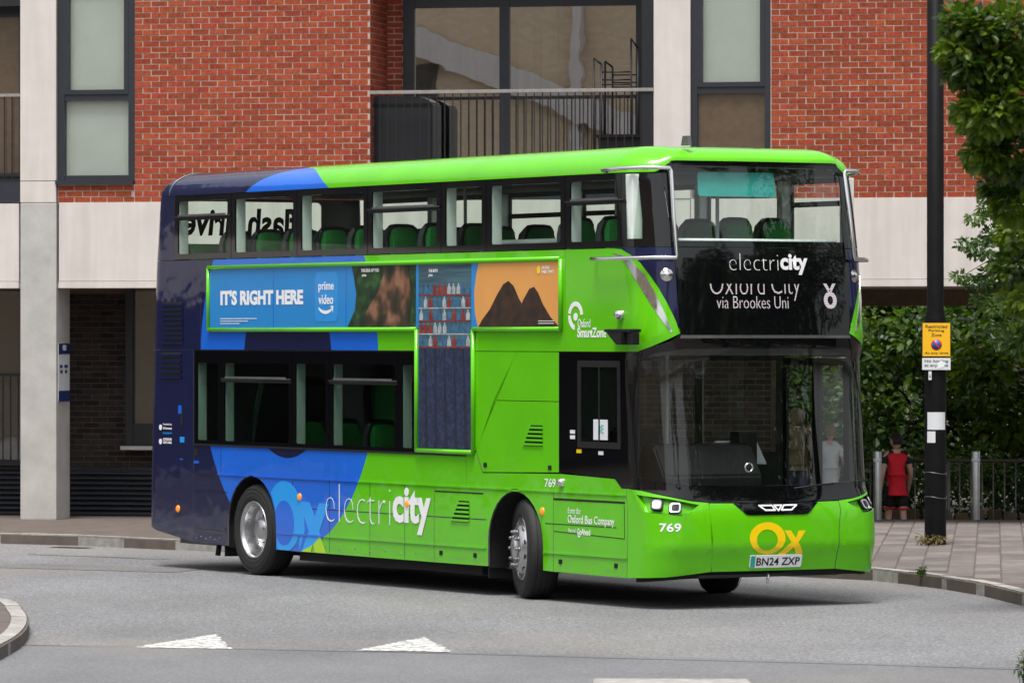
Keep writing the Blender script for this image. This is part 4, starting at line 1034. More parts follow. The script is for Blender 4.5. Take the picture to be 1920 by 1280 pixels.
for s in (-.6, .15, .9, 1.7, 2.5, 3.3, 4.1, 4.9, 5.7, 6.35, 7.02):
    for v in (1.68, 2.12): seat(s, v, 2.42)
prism('rear_bench', [(-1.95, 2.42), (-1.35, 2.42), (-1.35, 2.88), (-1.72, 2.92), (-1.80, 3.52), (-1.95, 3.52)], .15, 2.35, M['seatgreen'], bus, bev=.03)
for s, v, z0, rz in ((-.40, .38, .85, math.pi), (-.40, .82, .85, math.pi), (.75, .38, .42, 0), (.75, .8, .42, 0), (1.55, .38, .42, 0), (1.55, .8, .42, 0), (2.35, .38, .42, 0), (2.35, .8, .42, 0), (-.45, 1.9, .85, 0), (.4, 1.9, .8, 0), (1.2, 1.9, .5, 0), (2.1, 1.9, .42, 0)): seat(s, v, z0, rz)
tube('stair_rail', [(4.15, .45, 3.20), (4.22, .40, 3.40), (4.45, .36, 3.43), (6.05, .36, 3.43)], .03, M['pale'], bus, 10)
for s, v in ((5.62, 1.1), (2.9, .95), (6.9, 1.45)): tube('hand_pole', [(s, v, 2.40), (s, v, 4.03)], .018, M['pale'], bus, 8)
for s, v in ((3.0, .95), (2.2, 1.5), (5.9, 1.5)): tube('hand_pole', [(s, v, .33), (s, v, 2.34)], .018, M['pale'], bus, 8)
tube('front_handrail', [(7.80, .33, 3.405), (7.90, 1.26, 3.405), (7.80, 2.2, 3.405)], .022, M['pale'], bus, 8)
patch('sunblind', rect(8.62, 3.83, 9.68, 4.06, .03), M['teal'], off=-.07, th=.015)
# cab
prism('dashboard', [(7.15, .33), (7.95, .33), (7.93, 1.22), (7.74, 1.50), (7.55, 1.52), (7.42, 1.30), (7.30, .95)], .22, 1.30, M['black'], bus, bev=.02)
prism('dashboard_ledge', [(7.60, .33), (7.99, .33), (8.0, 1.12), (7.75, 1.12)], 1.30, 2.2, M['black'], bus, bev=.02)
bm = bmesh.new(); sw = []
for k in range(25):
    t = 2*math.pi*k/24; sw.append((.0+.06*math.sin(t), .24*math.cos(t), .23*math.sin(t)))
tube_bm(bm, [(7.30+p[2]*.75, .68+p[1], 1.40+p[2]*.5) for p in sw], .016, 8); tube_bm(bm, [(7.12, .68, 1.28), (7.30, .68, 1.40), (7.47, .68, 1.51)], .014, 6); tube_bm(bm, [(7.42, .68, 1.15), (7.30, .68, 1.40)], .03, 8)
from_bm('steering_wheel', bm, M['black'], bus)
prism('cab_screen_panel', [(1.22, 1.33), (1.80, 1.30), (1.68, 1.53), (1.22, 1.53)], 7.2, 7.24, M['signwhite'], bus, axis='x', bev=.01)
cp_ = box('cab_partition', 6.45, 6.52, .1, 1.35, .33, 1.30, M['lining'], bus); box('partition_glass', 6.48, 6.49, .1, 1.35, 1.30, 2.3, M['glass_clear'], cp_); box('ticket_machine', 7.32, 7.5, 1.32, 1.52, 1.25, 1.62, M['black'], bus, .02)
prism('driver_seat', [(6.55, .75), (7.05, .75), (7.05, .88), (6.72, .92), (6.66, 1.65), (6.55, 1.65)], .45, .95, M['seatdark'], bus, bev=.03)

# --- wheels --------------------------------------------------------------
def wheel(s, v, steer, near, front):
    w = bpy.data.objects.new('wheel', None); COL.objects.link(w); w.parent = bus; w.location = (s, v, .48); w.rotation_euler = (0, 0, steer+(0 if near else math.pi))
    # own frame: +y is the outward face for the nearside, turned round for the offside
    tp = [(.298, -.0), (.310, .012), (.36, .020), (.42, .016), (.462, .0), (.476, -.03), (.480, -.08), (.480, -.19), (.474, -.24), (.45, -.275), (.36, -.29), (.30, -.28)]
    ty = lathe('tyre', tp, M['rubber'], w, 56)
    for r_ in (.345, .395, .44): lathe('sidewall_rib', [(r_-.004, .0175), (r_, .0225), (r_+.004, .0175)], M['rubber'], ty, 48)
    bm = bmesh.new()
    for yy in (-.055, -.105, -.160, -.215): lathe_bm(bm, [(.4815, yy-.004), (.4815, yy+.004)], 48)
    from_bm('tread_groove', bm, M['under'], ty)
    if front:
        rp = [(.303, .006), (.300, .016), (.285, .012), (.272, -.02), (.262, -.05), (.250, -.02), (.225, .045), (.19, .062), (.125, .066), (.115, .055), (.11, .085), (.085, .10), (.0, .104)]
    else:
        rp = [(.303, .006), (.300, .018), (.288, .014), (.276, -.03), (.268, -.12), (.255, -.19), (.22, -.205), (.15, -.20), (.14, -.16), (.12, -.07), (.09, -.045), (.0, -.04)]
    rm_ = lathe('rim', rp, M['alloy'], w, 56)
    lathe('rim_back', [(.0, -.22), (.28, -.22)], M['under'], w, 32)
    for k in range(10):
        t = 2*math.pi*k/10; r_ = .165; c = (r_*math.cos(t), 0, r_*math.sin(t)); y0_ = .062 if front else -.20
        lathe('wheel_nut', [(.024, y0_), (.022, y0_+.012), (.017, y0_+.014), (.016, y0_+.034), (.010, y0_+.042), (0, y0_+.043)], M['greymet'], rm_, 8, 'y', c)
    for k in range(10 if front else 5):
        t = 2*math.pi*(k+.5)/(10 if front else 5); r_ = .237 if front else .21
        lathe('hand_hole', [(0, .030 if front else -.195), (.026, .028 if front else -.196)], M['under'], rm_, 12, 'y', (r_*math.cos(t), 0, r_*math.sin(t)))
    return w
wheel(0, .035, 0, False, False); wheel(0, 2.485, 0, True, False)
STEER = R(-18.5)
wheel(5.60, .055, STEER, False, True); wheel(5.60, 2.44, STEER, True, True)
for s in (-.75, 4.95): box('mudflap', s-.02 if s > 0 else s, s+.0 if s > 0 else s+.02, .06, .40, .17, .62, M['rubber'], bus)
tube('tail_bracket', [(-.95, .1, .30), (-.95, .08, .17)], .03, M['under'], bus, 8)
for z_ in (.95, 1.14, 1.32): lathe('rear_lamp', [(0, -.05), (.05, -.04), (.065, 0)], M['navy'], bus, 16, 'x', tuple(on(-2.55, z_, -.0)))
tube('tow_eye', [on(9.37, .30, -.05), on(9.37, .24, -.05), on(9.37, .225, -.05)], .012, M['chrome'], bus, 8)

# --- guards, mirror arm ---------------------------------------------------
for f in (lambda a: a, lambda a: 2*CEN-a):
    g = tube('branch_guard', [on(f(7.36), 4.055, .03), on(f(7.40), 4.06, .10), on(f(7.7), 4.06, .11), on(f(8.0), 4.06, .10), on(f(8.19), 4.06, .08), on(f(8.205), 4.03, .08), on(f(8.24), 3.6, .075), on(f(8.275), 3.26, .075), on(f(8.272), 3.235, .075), on(f(8.1), 3.235, .085), on(f(7.8), 3.235, .10), on(f(7.3), 3.235, .09), on(f(7.12), 3.24, .08), on(f(7.10), 3.24, .02)], .019, M['chrome'], bus, 10)
ma = box('mirror_arm', 7.45, 7.92, -.14, -.02, 2.555, 2.585, M['black'], bus, .01)
prism('mirror_camera', [(7.50, 2.555), (7.80, 2.555), (7.80, 2.44), (7.68, 2.44)], -.16, -.03, M['black'], ma, bev=.012)
box('mirror_bracket', 7.82, 7.92, -.12, -.04, 2.44, 2.555, M['black'], ma, .01)

# --- lettering and emblems on the side ---------------------------------------
btext('electri', 1.675, .62, 3.06, 1.01, M['whitep'], bold=-.032, off=.005)
btext('city', 3.11, .545, 3.90, 1.01, M['whitep'], bold=.035, off=.006)
def clear_arch(p):
    a, z = p; k = .585*math.sqrt(max(0, 1-((z-.52)/.55)**2)) if z > .52 else .585
    return (max(a, k), max(z, .292))
patch('ox_emblem', [clear_arch(p) for p in ell(.75, .646, .395, .367, 64)], M['lightblue'], off=.003, th=.002)
patch('ox_emblem', [clear_arch(p) for p in ell(.746, .576, .226, .232, 48)], M['blue'], off=.0045, th=.001)
patch('ox_emblem', [(1.10, .812), (1.313, .804), (1.431, .659), (1.529, .802), (1.741, .799), (1.534, .513), (1.558, .463), (1.436, .384), (1.14, .292), (1.09, .292), (1.10, .6)], M['lightblue'], off=.0035, th=.002)
patch('ox_emblem', [(1.194, .663), (1.30, .511), (1.14, .305), (1.09, .293), (1.214, .514)], M['blue'], off=.005, th=.001)
patch('ox_emblem', [(1.13, .292), (1.445, .388), (1.391, .371), (1.345, .292)], M['lime'], off=.0045, th=.001)
patch('ox_emblem', [(1.44, .292), (1.40, .372), (1.558, .463), (1.68, .292)], M['lime'], off=.0047, th=.001)
btext('from the', 6.557, .845, 6.79, .905, M['whitep'], bold=-.01)
btext('Oxford', 6.557, .757, 6.835, .835, M['whitep'], bold=.004); btext('Bus', 6.875, .757, 7.005, .832, M['whitep'], bold=.004); btext('Company', 7.04, .735, 7.415, .832, M['whitep'], bold=.004)
btext('Part of', 6.57, .67, 6.70, .705, M['whitep'], bold=-.01); btext('GoAhead', 6.73, .65, 6.97, .71, M['whitep'], bold=.015)
patch('underline_mark', [(6.74, .645), (6.80, .645), (6.76, .622)], M['whitep'], off=.0035, th=.002)
btext('769', 6.125, 1.085, 6.33, 1.165, M['whitep'], bold=.01)
btext('Oxford', 6.74, 2.60, 6.97, 2.68, M['whitep']); btext('SmartZone', 6.735, 2.505, 7.265, 2.60, M['whitep'], bold=.022)
def ringarc(cx, cz, r0, r1, t0, t1): return ell(cx, cz, r1, r1, 24, t0, t1)+ell(cx, cz, r0, r0, 24, t0, t1)[::-1]
patch('zone_emblem', ringarc(6.70, 2.71, .09, .135, 5, 170), M['whitep'], off=.0035, th=.002); patch('zone_emblem', ringarc(6.70, 2.71, .09, .135, 178, 262), M['whitep'], off=.0035, th=.002)
patch('zone_emblem', ell(6.70, 2.70, .038, .038, 20), M['whitep'], off=.0035, th=.002)
for bd_, z_, m_ in (('Funded by', 1.545, 'whitep'), ('UK Government', 1.505, 'whitep'), ('In partnership with', 1.45, 'lightblue'), ('OXFORDSHIRE', 1.385, 'whitep'), ('COUNTY COUNCIL', 1.35, 'whitep')): btext(bd_, -2.10, z_, -1.90, z_+.026, M[m_])
for z_ in (1.525, 1.37): patch('crest', ell(-2.16, z_, .035, .03, 16), M['whitep'], off=.0035, th=.002)
for a, z, w_, h_, m_ in ((-1.74, 1.68, .08, .09, 'blue'), (-1.68, 1.55, .05, .2, 'black'), (-1.70, 1.37, .11, .06, 'lightblue'), (-1.70, 1.18, .07, .015, 'blue'), (-1.36, 1.15, .12, .03, 'blue'), (-1.36, 1.24, .10, .07, 'black')): patch('side_decal', rect(a, z, a+w_, z+h_), M[m_], off=.003, th=.002)
outline([(-2.2, 2.37), (-1.37, 2.37)], .008, M['under'], .001); outline([(-1.37, .86), (-.55, .86)], .005, M['black']); outline([(-1.37, .44), (-.6, .42)], .005, M['lining'])

# --- the advert ------------------------------------------------------------
M['adblue'] = mat('poster_blue', (.010, .215, .56), .35, var=.06, vscale=1.2, coat=.2); M['adblue2'] = mat('poster_badge_blue', (.015, .26, .66), .3, coat=.3, var=.04)
ad = patch('advert_panel', [(-.955, 2.60), (3.66, 2.60), (3.66, 1.40), (4.735, 1.40), (4.735, 2.60), (6.42, 2.60), (6.42, 3.235), (-.955, 3.235)], M['adblue'], off=.014, th=.013)
fr = [(-.985, 2.585), (3.625, 2.585), (3.625, 1.385), (4.765, 1.385), (4.765, 2.585), (6.445, 2.585), (6.445, 3.25), (-.985, 3.25)]
for i in range(8):
    p, q = fr[i], fr[(i+1) % 8]; tube('advert_frame', [(p[0], -.016, p[1]), (q[0], -.016, q[1])], .024, M['green'], ad, 8)
btext("IT'S RIGHT HERE", -.695, 2.845, 1.20, 3.005, M['whitep'], ad, bold=.045, off=.0175)
patch('poster_badge', rect(1.46, 2.665, 1.965, 3.175, .08), M['adblue2'], ad, off=.0165, th=.002)
btext('prime', 1.545, 2.965, 1.875, 3.075, M['whitep'], ad, bold=.012, off=.0195); btext('video', 1.545, 2.845, 1.865, 2.945, M['whitep'], ad, bold=.012, off=.0195)
patch('smile', ell(1.70, 2.83, .16, .085, 18, 200, 335)+ell(1.70, 2.835, .16, .055, 18, 200, 335)[::-1], M['whitep'], ad, off=.0195, th=.002)
patch('smile', [(1.80, 2.825), (1.87, 2.83), (1.86, 2.755), (1.845, 2.80)], M['whitep'], ad, off=.0195, th=.002)
for k in range(3): patch('fine_print', rect(-.70, 2.70-.026*k, .15-.2*k, 2.707-.026*k), M['whitep'], ad, off=.0175, th=.001)
for a in (.52, 2.13): patch('poster_joint', rect(a, 2.60, a+.012, 3.235), M['blue'], ad, off=.0155, th=.001)
def print_mat(name, stops, scale, aniso=(1, 1, 1), detail=4):
    m_, n_, b_ = new_mat(name); tc_ = n_.nodes.new('ShaderNodeTexCoord'); mp_ = n_.nodes.new('ShaderNodeMapping'); mp_.inputs['Scale'].default_value = aniso
    nz_ = n_.nodes.new('ShaderNodeTexNoise'); nz_.inputs['Scale'].default_value = scale; nz_.inputs['Detail'].default_value = detail
    n_.links.new(tc_.outputs['Object'], mp_.inputs[0]); n_.links.new(mp_.outputs[0], nz_.inputs['Vector'])
    cr_ = n_.nodes.new('ShaderNodeValToRGB'); e = cr_.color_ramp.elements
    e[0].position, e[0].color = stops[0][0], (*stops[0][1], 1); e[1].position, e[1].color = stops[-1][0], (*stops[-1][1], 1)
    for p_, c_ in stops[1:-1]: q_ = e.new(p_); q_.color = (*c_, 1)
    n_.links.new(nz_.outputs[0], cr_.inputs[0]); n_.links.new(cr_.outputs[0], b_.inputs['Base Color']); b_.inputs['Roughness'].default_value = .35; return m_
M['leafprint'] = print_mat('poster_foliage', [(.35, (.004, .012, .004)), (.55, (.012, .05, .012)), (.7, (.04, .12, .03))], 7)
M['orangeprint'] = print_mat('poster_orange', [(.2, (.62, .27, .06)), (.8, (.75, .36, .10))], .8)
M['darkprint'] = print_mat('poster_dark', [(.3, (.012, .006, .004)), (.7, (.05, .022, .010))], 9)
M['skinprint'] = print_mat('poster_warm', [(.3, (.22, .09, .05)), (.7, (.36, .17, .10))], 5)
M['denim'] = print_mat('poster_denim', [(.3, (.03, .10, .16)), (.7, (.08, .20, .28))], 12)
M['tealprint'] = print_mat('poster_teal', [(.35, (.02, .055, .08)), (.65, (.07, .15, .19))], 4, (.3, 1, 14))
M['darknavy'] = print_mat('poster_cloth_fold', [(.3, (.002, .004, .012)), (.7, (.008, .016, .045))], 20)
M['navyprint'] = print_mat('poster_navy_cloth', [(.35, (.004, .008, .026)), (.6, (.016, .030, .085)), (.75, (.03, .05, .12))], 30)
M['redprint'] = print_mat('poster_red', [(.3, (.12, .012, .012)), (.7, (.32, .04, .03))], 12); M['bottleblue'] = print_mat('poster_bottle_blue', [(.3, (.015, .07, .14)), (.7, (.05, .17, .30))], 14)
M['bottlewhite'] = print_mat('poster_bottle_white', [(.3, (.20, .24, .27)), (.7, (.45, .50, .52))], 14)
pa = patch('poster_picture', [(2.16, 2.602), (2.33, 2.78), (2.36, 2.95), (2.31, 3.12), (2.26, 3.233), (3.61, 3.233), (3.61, 2.602)], M['leafprint'], ad, off=.0165, th=.002)
M['warmprint'] = print_mat('poster_warm_blur', [(.38, (.006, .014, .005)), (.5, (.05, .03, .015)), (.62, (.26, .12, .07)), (.74, (.10, .17, .20))], 3.2, (1, 1, 1), 2)
patch('poster_shape', [(2.42, 2.606), (2.62, 2.80), (2.84, 2.98), (3.0, 3.229), (3.45, 3.229), (3.52, 2.95), (3.50, 2.606)], M['warmprint'], pa, off=.0185, th=.001)
btext('THE IDEA OF YOU', 2.47, 3.165, 2.85, 3.20, M['whitep'], pa, bold=.02, off=.0205); btext('prime', 2.49, 3.11, 2.58, 3.15, M['whitep'], pa, off=.0205)
pb = patch('poster_picture', rect(3.67, 1.405, 4.725, 3.228), M['tealprint'], ad, off=.0165, th=.002)
for j in range(5):
    for i in range(11):
        a, z = 3.69+.094*i+random.uniform(-.006, .006), 2.42+.128*j; c_ = ('bottleblue', 'redprint', 'bottlewhite', 'bottleblue')[(i*7+j*5+(i*j) % 3) % 4]
        patch('poster_bottle', [(a, z), (a+.074, z), (a+.074, z+.06), (a+.05, z+.085), (a+.05, z+.105), (a+.025, z+.105), (a+.025, z+.085), (a, z+.06)], M[c_], pb, off=.0185, th=.001)
    patch('poster_shelf', rect(3.672, 2.405+.128*j, 4.722, 2.417+.128*j), M['bottlewhite'] if j % 2 else M['redprint'], pb, off=.0187, th=.001)
patch('poster_shape', rect(3.672, 1.41, 4.722, 2.40), M['navyprint'], pb, off=.0195, th=.001)
for k in range(5): patch('poster_shape', [(3.80+.2*k, 1.42), (3.86+.2*k, 1.42), (3.83+.19*k, 2.39), (3.80+.19*k, 2.39)], M['darknavy'], pb, off=.0203, th=.001)
btext('THE BOYS', 3.88, 3.15, 4.06, 3.18, M['whitep'], pb, bold=.02, off=.0205); btext('prime', 3.88, 3.10, 3.96, 3.135, M['whitep'], pb, off=.0205)
pc = patch('poster_picture', [(4.86, 2.604), (4.80, 2.75), (4.79, 2.95), (4.83, 3.12), (4.88, 3.231), (6.415, 3.231), (6.415, 2.604)], M['orangeprint'], ad, off=.0165, th=.002)
for n_, pl_ in enumerate(([(4.87, 2.606), (4.95, 2.68), (5.10, 2.78), (5.24, 2.92), (5.36, 3.02), (5.46, 3.05), (5.56, 3.0), (5.66, 2.88), (5.80, 2.76), (5.98, 2.69), (6.20, 2.606)],
            [(5.50, 2.606), (5.62, 2.72), (5.74, 2.86), (5.86, 2.97), (5.95, 2.99), (6.03, 2.93), (6.12, 2.82), (6.26, 2.70), (6.40, 2.62), (6.41, 2.606)])): patch('poster_shape', pl_, M['darkprint'], pc, off=.0185+.001*n_, th=.001)
btext('DUNE:', 6.10, 3.155, 6.25, 3.185, M['whitep'], pc, bold=.02, off=.0205); btext('PART TWO', 6.10, 3.115, 6.32, 3.145, M['whitep'], pc, bold=.02, off=.0205)
patch('poster_mark', ell(6.04, 3.15, .035, .04, 16), M['yellow'], pc, off=.0205, th=.001)
for k in range(2): patch('fine_print', rect(6.03, 2.66-.022*k, 6.33, 2.666-.022*k), M['whitep'], pc, off=.0205, th=.001)

# ================================================================ STREET FURNITURE
M['polepaint'] = mat('black_pole_paint', (.006, .006, .007), .55, var=.3, vscale=5, spec=.1)
M['signyellow'] = mat('sign_yellow', (.84, .46, .006), .45); M['signblue2'] = mat('sign_roundel_blue', (.02, .10, .42), .4); M['signred'] = mat('sign_red', (.55, .02, .015), .4); M['signink'] = mat('sign_black', (.01, .01, .01), .5)
M['steel'] = mat('brushed_steel', (.50, .50, .50), .34, 1.0, var=.12, vscale=8)
lp = tag(empty('lamp_post', (4.87, 59.6, .115)), 'tall black lamp post on the right-hand pavement carrying the parking sign', 'lamp post')
lathe('post', [(.125, 0), (.125, 2.6), (.12, 2.62), (.098, 2.72), (.096, 7.5), (.0, 7.5)], M['polepaint'], lp, 28, 'z')
for z_, h_, x0, x1 in ((1.33, .20, -.098, .105), (1.18, .13, -.10, -.01)):
    bm = bmesh.new(); n_ = 8; vs0 = []
    for k in range(n_+1):
        x = x0+(x1-x0)*k/n_; y = -math.sqrt(max(0, .128**2-x*x)); vs0.append((bm.verts.new((x, y, z_)), bm.verts.new((x, y, z_+h_))))
    for A_, B_ in zip(vs0, vs0[1:]): bm.faces.new((A_[0], B_[0], B_[1], A_[1]))
    from_bm('sticker', bm, M['signwhite'], lp)
for z_ in (.83, .55): tube('cable_tie', [(.128*math.cos(t), .128*math.sin(t), z_+.012*math.sin(2*t)) for t in [2*math.pi*k/24 for k in range(25)]], .004, M['greymet'], lp, 6)
ps = tag(empty('parking_sign', (4.87, 59.47, .115)), 'yellow restricted parking zone sign with blue roundel on the lamp post', 'sign')
yb = prism('sign_plate', [(-.165+.02*0, 2.165), (.165, 2.165), (.165, 2.56), (-.165, 2.56)], -.012, 0, M['signink'], ps, bev=.004)
box('yellow_face', -.158, .158, -.0155, -.0125, 2.172, 2.553, M['signyellow'], yb)
for tx, z_, w_ in (('Restricted', 2.495, .125), ('Parking', 2.445, .09), ('Zone', 2.398, .058), ('At any time', 2.188, .135)): flat_text('lettering', tx, -w_, z_, w_, z_+.036, -.017, M['signink'], yb, .012)
lathe('roundel', [(0, -.0185), (.062, -.0185), (.062, -.0158)], M['signred'], yb, 28, 'y', (0, 0, 2.305)); lathe('roundel', [(0, -.0200), (.048, -.0200), (.048, -.0186)], M['signblue2'], yb, 28, 'y', (0, 0, 2.305))
prism('roundel_bar', [(-.043, 2.337), (-.033, 2.347), (.043, 2.273), (.033, 2.263)], -.0222, -.0202, M['signred'], yb)
ns = box('lower_plate', -.163, .163, -.012, 0, 2.015, 2.152, M['signwhite'], ps, .004)
for tx, z_ in (('No loading', 2.093), ('at any time', 2.043)): flat_text('lettering', tx, -.135, z_, .135, z_+.04, -.0135, M['signink'], ns, .012)
prism('torn_patch', [(.02, 2.03), (.085, 2.05), (.10, 2.09), (.06, 2.125), (.015, 2.10)], -.0155, -.0137, M['whitep'], ns)
box('tag_plate', -.09, -.055, -.012, 0, 1.90, 2.0, M['signwhite'], ps); flat_text('lettering', '6', -.082, 1.925, -.063, 1.965, -.0135, M['signink'], ps, .01)

def bollard(x, y, lb):
    b_ = tag(empty('bollard', (x, y, .112)), lb, 'bollard', 'steel bollards by the railing')
    lathe('shaft', [(.052, 0), (.052, .885), (.048, .90), (0, .905)], M['steel'], b_, 24, 'z'); lathe('band', [(.052, .76), (.056, .762), (.056, .80), (.052, .802)], M['signwhite'], b_, 24, 'z')
bollard(4.79, 67.9, 'steel bollard half hidden by the front corner of the bus'); bollard(6.08, 67.9, 'steel bollard right of the lamp post')
M['railpaint'] = mat('rusty_railing', (.075, .055, .045), .6, .3, var=.3, vscale=10); M['galv'] = mat('galvanised_bar', (.16, .15, .145), .5, .5, var=.2)
rg = tag(empty('railing', (0, 0, 0)), 'long low metal railing along the back of the pavement', 'railing')
r0, r1 = Vector((4.2, 69.3, .0)), Vector((8.6, 68.5, .0)); rd = (r1-r0)
tube('top_rail', [r0+Vector((0, 0, .86)), r1+Vector((0, 0, .86))], .022, M['railpaint'], rg, 8)
for k in range(31):
    p = r0+rd*(k/30); tube('bar', [p+Vector((0, 0, -.40)), p+Vector((0, 0, .85))], .024 if k % 8 == 3 else .0085, M['galv'], rg, 6)
M['block'] = objrand_mat('edging_stone', (.20, .14, .085), .3, .9, .2, 10)
ew = tag(empty('edging_wall', (0, 0, 0)), 'row of low tan edging stones behind the railing', 'low wall')
for k in range(16):
    p = Vector((4.4+.22*k, 71.3-.04*k, -.12)); o = box('edging_stone', -.09, .09, -.06, .06, 0, .24+random.uniform(-.03, .03), M['block'], ew, .015); o.location = p

# ================================================================ PEOPLE
M['skin'] = mat('skin', (.56, .34, .25), .55, var=.06, vscale=9); M['redcloth'] = mat('red_vest_cloth', (.75, .012, .03), .8, var=.12, vscale=14, bump=.2, bscale=30); M['blackcloth'] = mat('black_cloth', (.012, .012, .015), .85, var=.2, vscale=14)
M['whitecloth'] = mat('white_cloth', (.62, .62, .66), .85, var=.06, vscale=8); M['khaki'] = mat('khaki_cloth', (.07, .055, .028), .9, var=.15, vscale=10); M['darkhair'] = mat('dark_hair', (.014, .009, .007), .6, var=.3, vscale=60); M['fairhair'] = mat('fair_hair', (.20, .12, .055), .6, var=.3, vscale=60)
M['shoe'] = mat('shoe', (.05, .05, .055), .6); M['bluecloth'] = mat('dark_blue_cloth', (.02, .025, .05), .85, var=.2)
def skin_obj(name, verts, edges, radii, m, parent, sub=2, root=0):
    me = bpy.data.meshes.new(name); me.from_pydata(verts, edges, []); o = bpy.data.objects.new(name, me); COL.objects.link(o)
    sk = o.modifiers.new('skin', 'SKIN'); sk.use_smooth_shade = True
    if not me.skin_vertices:
        bm = bmesh.new(); bm.from_mesh(me); bm.verts.layers.skin.verify(); bm.to_mesh(me); bm.free()
    for i, r in enumerate(radii):
        d = me.skin_vertices[0].data[i]; d.radius = r if isinstance(r, tuple) else (r, r); d.use_root = (i == root)
    ss = o.modifiers.new('sub', 'SUBSURF'); ss.levels = sub; ss.render_levels = sub
    dg = bpy.context.evaluated_depsgraph_get(); dg.update()
    me2 = bpy.data.meshes.new_from_object(o.evaluated_get(dg)); me2.name = name
    bpy.data.objects.remove(o); me2.materials.clear(); me2.materials.append(m)
    for p in me2.polygons: p.use_smooth = True
    return link(name, me2, parent)
def person(loc, rz, H, lb, top, bottom, hair, vest=None, stride=.18, headturn=0., hood=False, grp='people on the pavement'):
    """walks along +x of its own frame; H = height"""
    k = H/1.75; p = tag(empty('person', loc, rz), lb, 'person', grp)
    def S(*c): return tuple(v*k for v in c)
    st_ = stride
    J = {'pel': (0, 0, .95), 'waist': (.0, 0, 1.08), 'chest': (0, 0, 1.28), 'neckb': (0, 0, 1.46), 'neck': (.01, 0, 1.52),
         'hl': (0, .09, .90), 'kl': (st_*.75, .095, .50), 'al': (st_*.75, .095, .09), 'tl': (st_*.75+.17, .10, .035),
         'hr': (0, -.09, .90), 'kr': (-st_*.35, -.095, .49), 'ar': (-st_*1.15, -.095, .12), 'tr': (-st_*1.15+.16, -.10, .035),
         'sl': (0, .17, 1.42), 'el': (-.06, .235, 1.14), 'wl': (.02, .245, .90), 'pl': (.05, .245, .82),
         'sr': (0, -.17, 1.42), 'er': (-.02, -.235, 1.14), 'wr': (.12, -.235, .93), 'pr': (.16, -.235, .86)}
    def chain(name, keys, edges, rad, m, infl=0., root=0): return skin_obj(name, [S(*J[q]) for q in keys], edges, [((r[0]+infl)*k, (r[1]+infl)*k) if isinstance(r, tuple) else (r+infl)*k for r in rad], m, p, 2, root)
    keys = ['pel', 'waist', 'chest', 'neckb', 'neck', 'hl', 'kl', 'al', 'tl', 'hr', 'kr', 'ar', 'tr', 'sl', 'el', 'wl', 'pl', 'sr', 'er', 'wr', 'pr']
    ix = {q: i for i, q in enumerate(keys)}
    E_ = [('pel', 'waist'), ('waist', 'chest'), ('chest', 'neckb'), ('neckb', 'neck'), ('pel', 'hl'), ('hl', 'kl'), ('kl', 'al'), ('al', 'tl'), ('pel', 'hr'), ('hr', 'kr'), ('kr', 'ar'), ('ar', 'tr'), ('neckb', 'sl'), ('sl', 'el'), ('el', 'wl'), ('wl', 'pl'), ('neckb', 'sr'), ('sr', 'er'), ('er', 'wr'), ('wr', 'pr')]
    rad = [(.12, .10), (.115, .09), (.13, .10), (.07, .07), (.055, .055), .085, .058, .042, .035, .085, .058, .042, .035, .058, .043, .03, .028, .058, .043, .03, .028]
    body = chain('body', keys, [(ix[a], ix[b]) for a, b in E_], rad, M['skin'])
    # five fingers on each hand, each its own short bent chain
    for sg_, hnd, wr in ((1, 'pl', 'wl'), (-1, 'pr', 'wr')):
        h0 = Vector(J[hnd]); dn = (h0-Vector(J[wr])).normalized()
        for q in range(4):
            b0 = h0+Vector((.020*(q-1.5), 0, 0)); ln = (.065, .075, .070, .052)[q]
            skin_obj('finger', [S(*b0), S(*(b0+dn*ln*.55)), S(*(b0+dn*ln+Vector((.0, -sg_*.018, 0))))], [(0, 1), (1, 2)], [.0095*k, .009*k, .007*k], M['skin'], body, 1)
        b0 = h0-dn*.035+Vector((.032, 0, 0)); skin_obj('thumb', [S(*b0), S(*(b0+dn*.03+Vector((.018, 0, 0)))), S(*(b0+dn*.062+Vector((.02, -sg_*.006, 0))))], [(0, 1), (1, 2)], [.011*k, .010*k, .008*k], M['skin'], body, 1)
    # head: skull, face, nose, ears
    hd = bpy.data.objects.new('head', None); bm = bmesh.new(); bmesh.ops.create_uvsphere(bm, u_segments=24, v_segments=18, radius=1)
    for v in bm.verts:
        x, y, z = v.co; taper = 1-.22*max(0, -z); v.co = Vector((x*.098*(1 if x < 0 else taper), y*.076*taper, z*.118))
        if x > .75 and -.35 < z < .1 and abs(y) < .16: v.co.x += .022*(1-abs(y)/.16)       # nose
        if x > .7 and .02 < z < .3 and .2 < abs(y) < .55: v.co.x -= .008                   # eye sockets
    for f in bm.faces: f.smooth = True
    for v in bm.verts: v.co *= k
    head = from_bm('head', bm, M['skin'], p); head.location = S(.025, 0, 1.63); head.rotation_euler = (0, 0, headturn)
    for s_ in (-1, 1):
        bm = bmesh.new(); bmesh.ops.create_uvsphere(bm, u_segments=10, v_segments=8, radius=1)
        for v in bm.verts: v.co = Vector((v.co.x*.022, v.co.y*.01, v.co.z*.032))*k+Vector((-.005, s_*.078, -.005))*k
        from_bm('ear', bm, M['skin'], head)
        bm = bmesh.new(); bmesh.ops.create_uvsphere(bm, u_segments=8, v_segments=6, radius=.011*k)
        for v in bm.verts: v.co += Vector((.078, s_*.030, .012))*k
        from_bm('eye', bm, M['blackcloth'], head)
    box('mouth', .078*k, .083*k, -.02*k, .02*k, -.062*k, -.055*k, M['redcloth'], head)
    bm = bmesh.new(); bmesh.ops.create_icosphere(bm, subdivisions=4, radius=1)
    dl = []
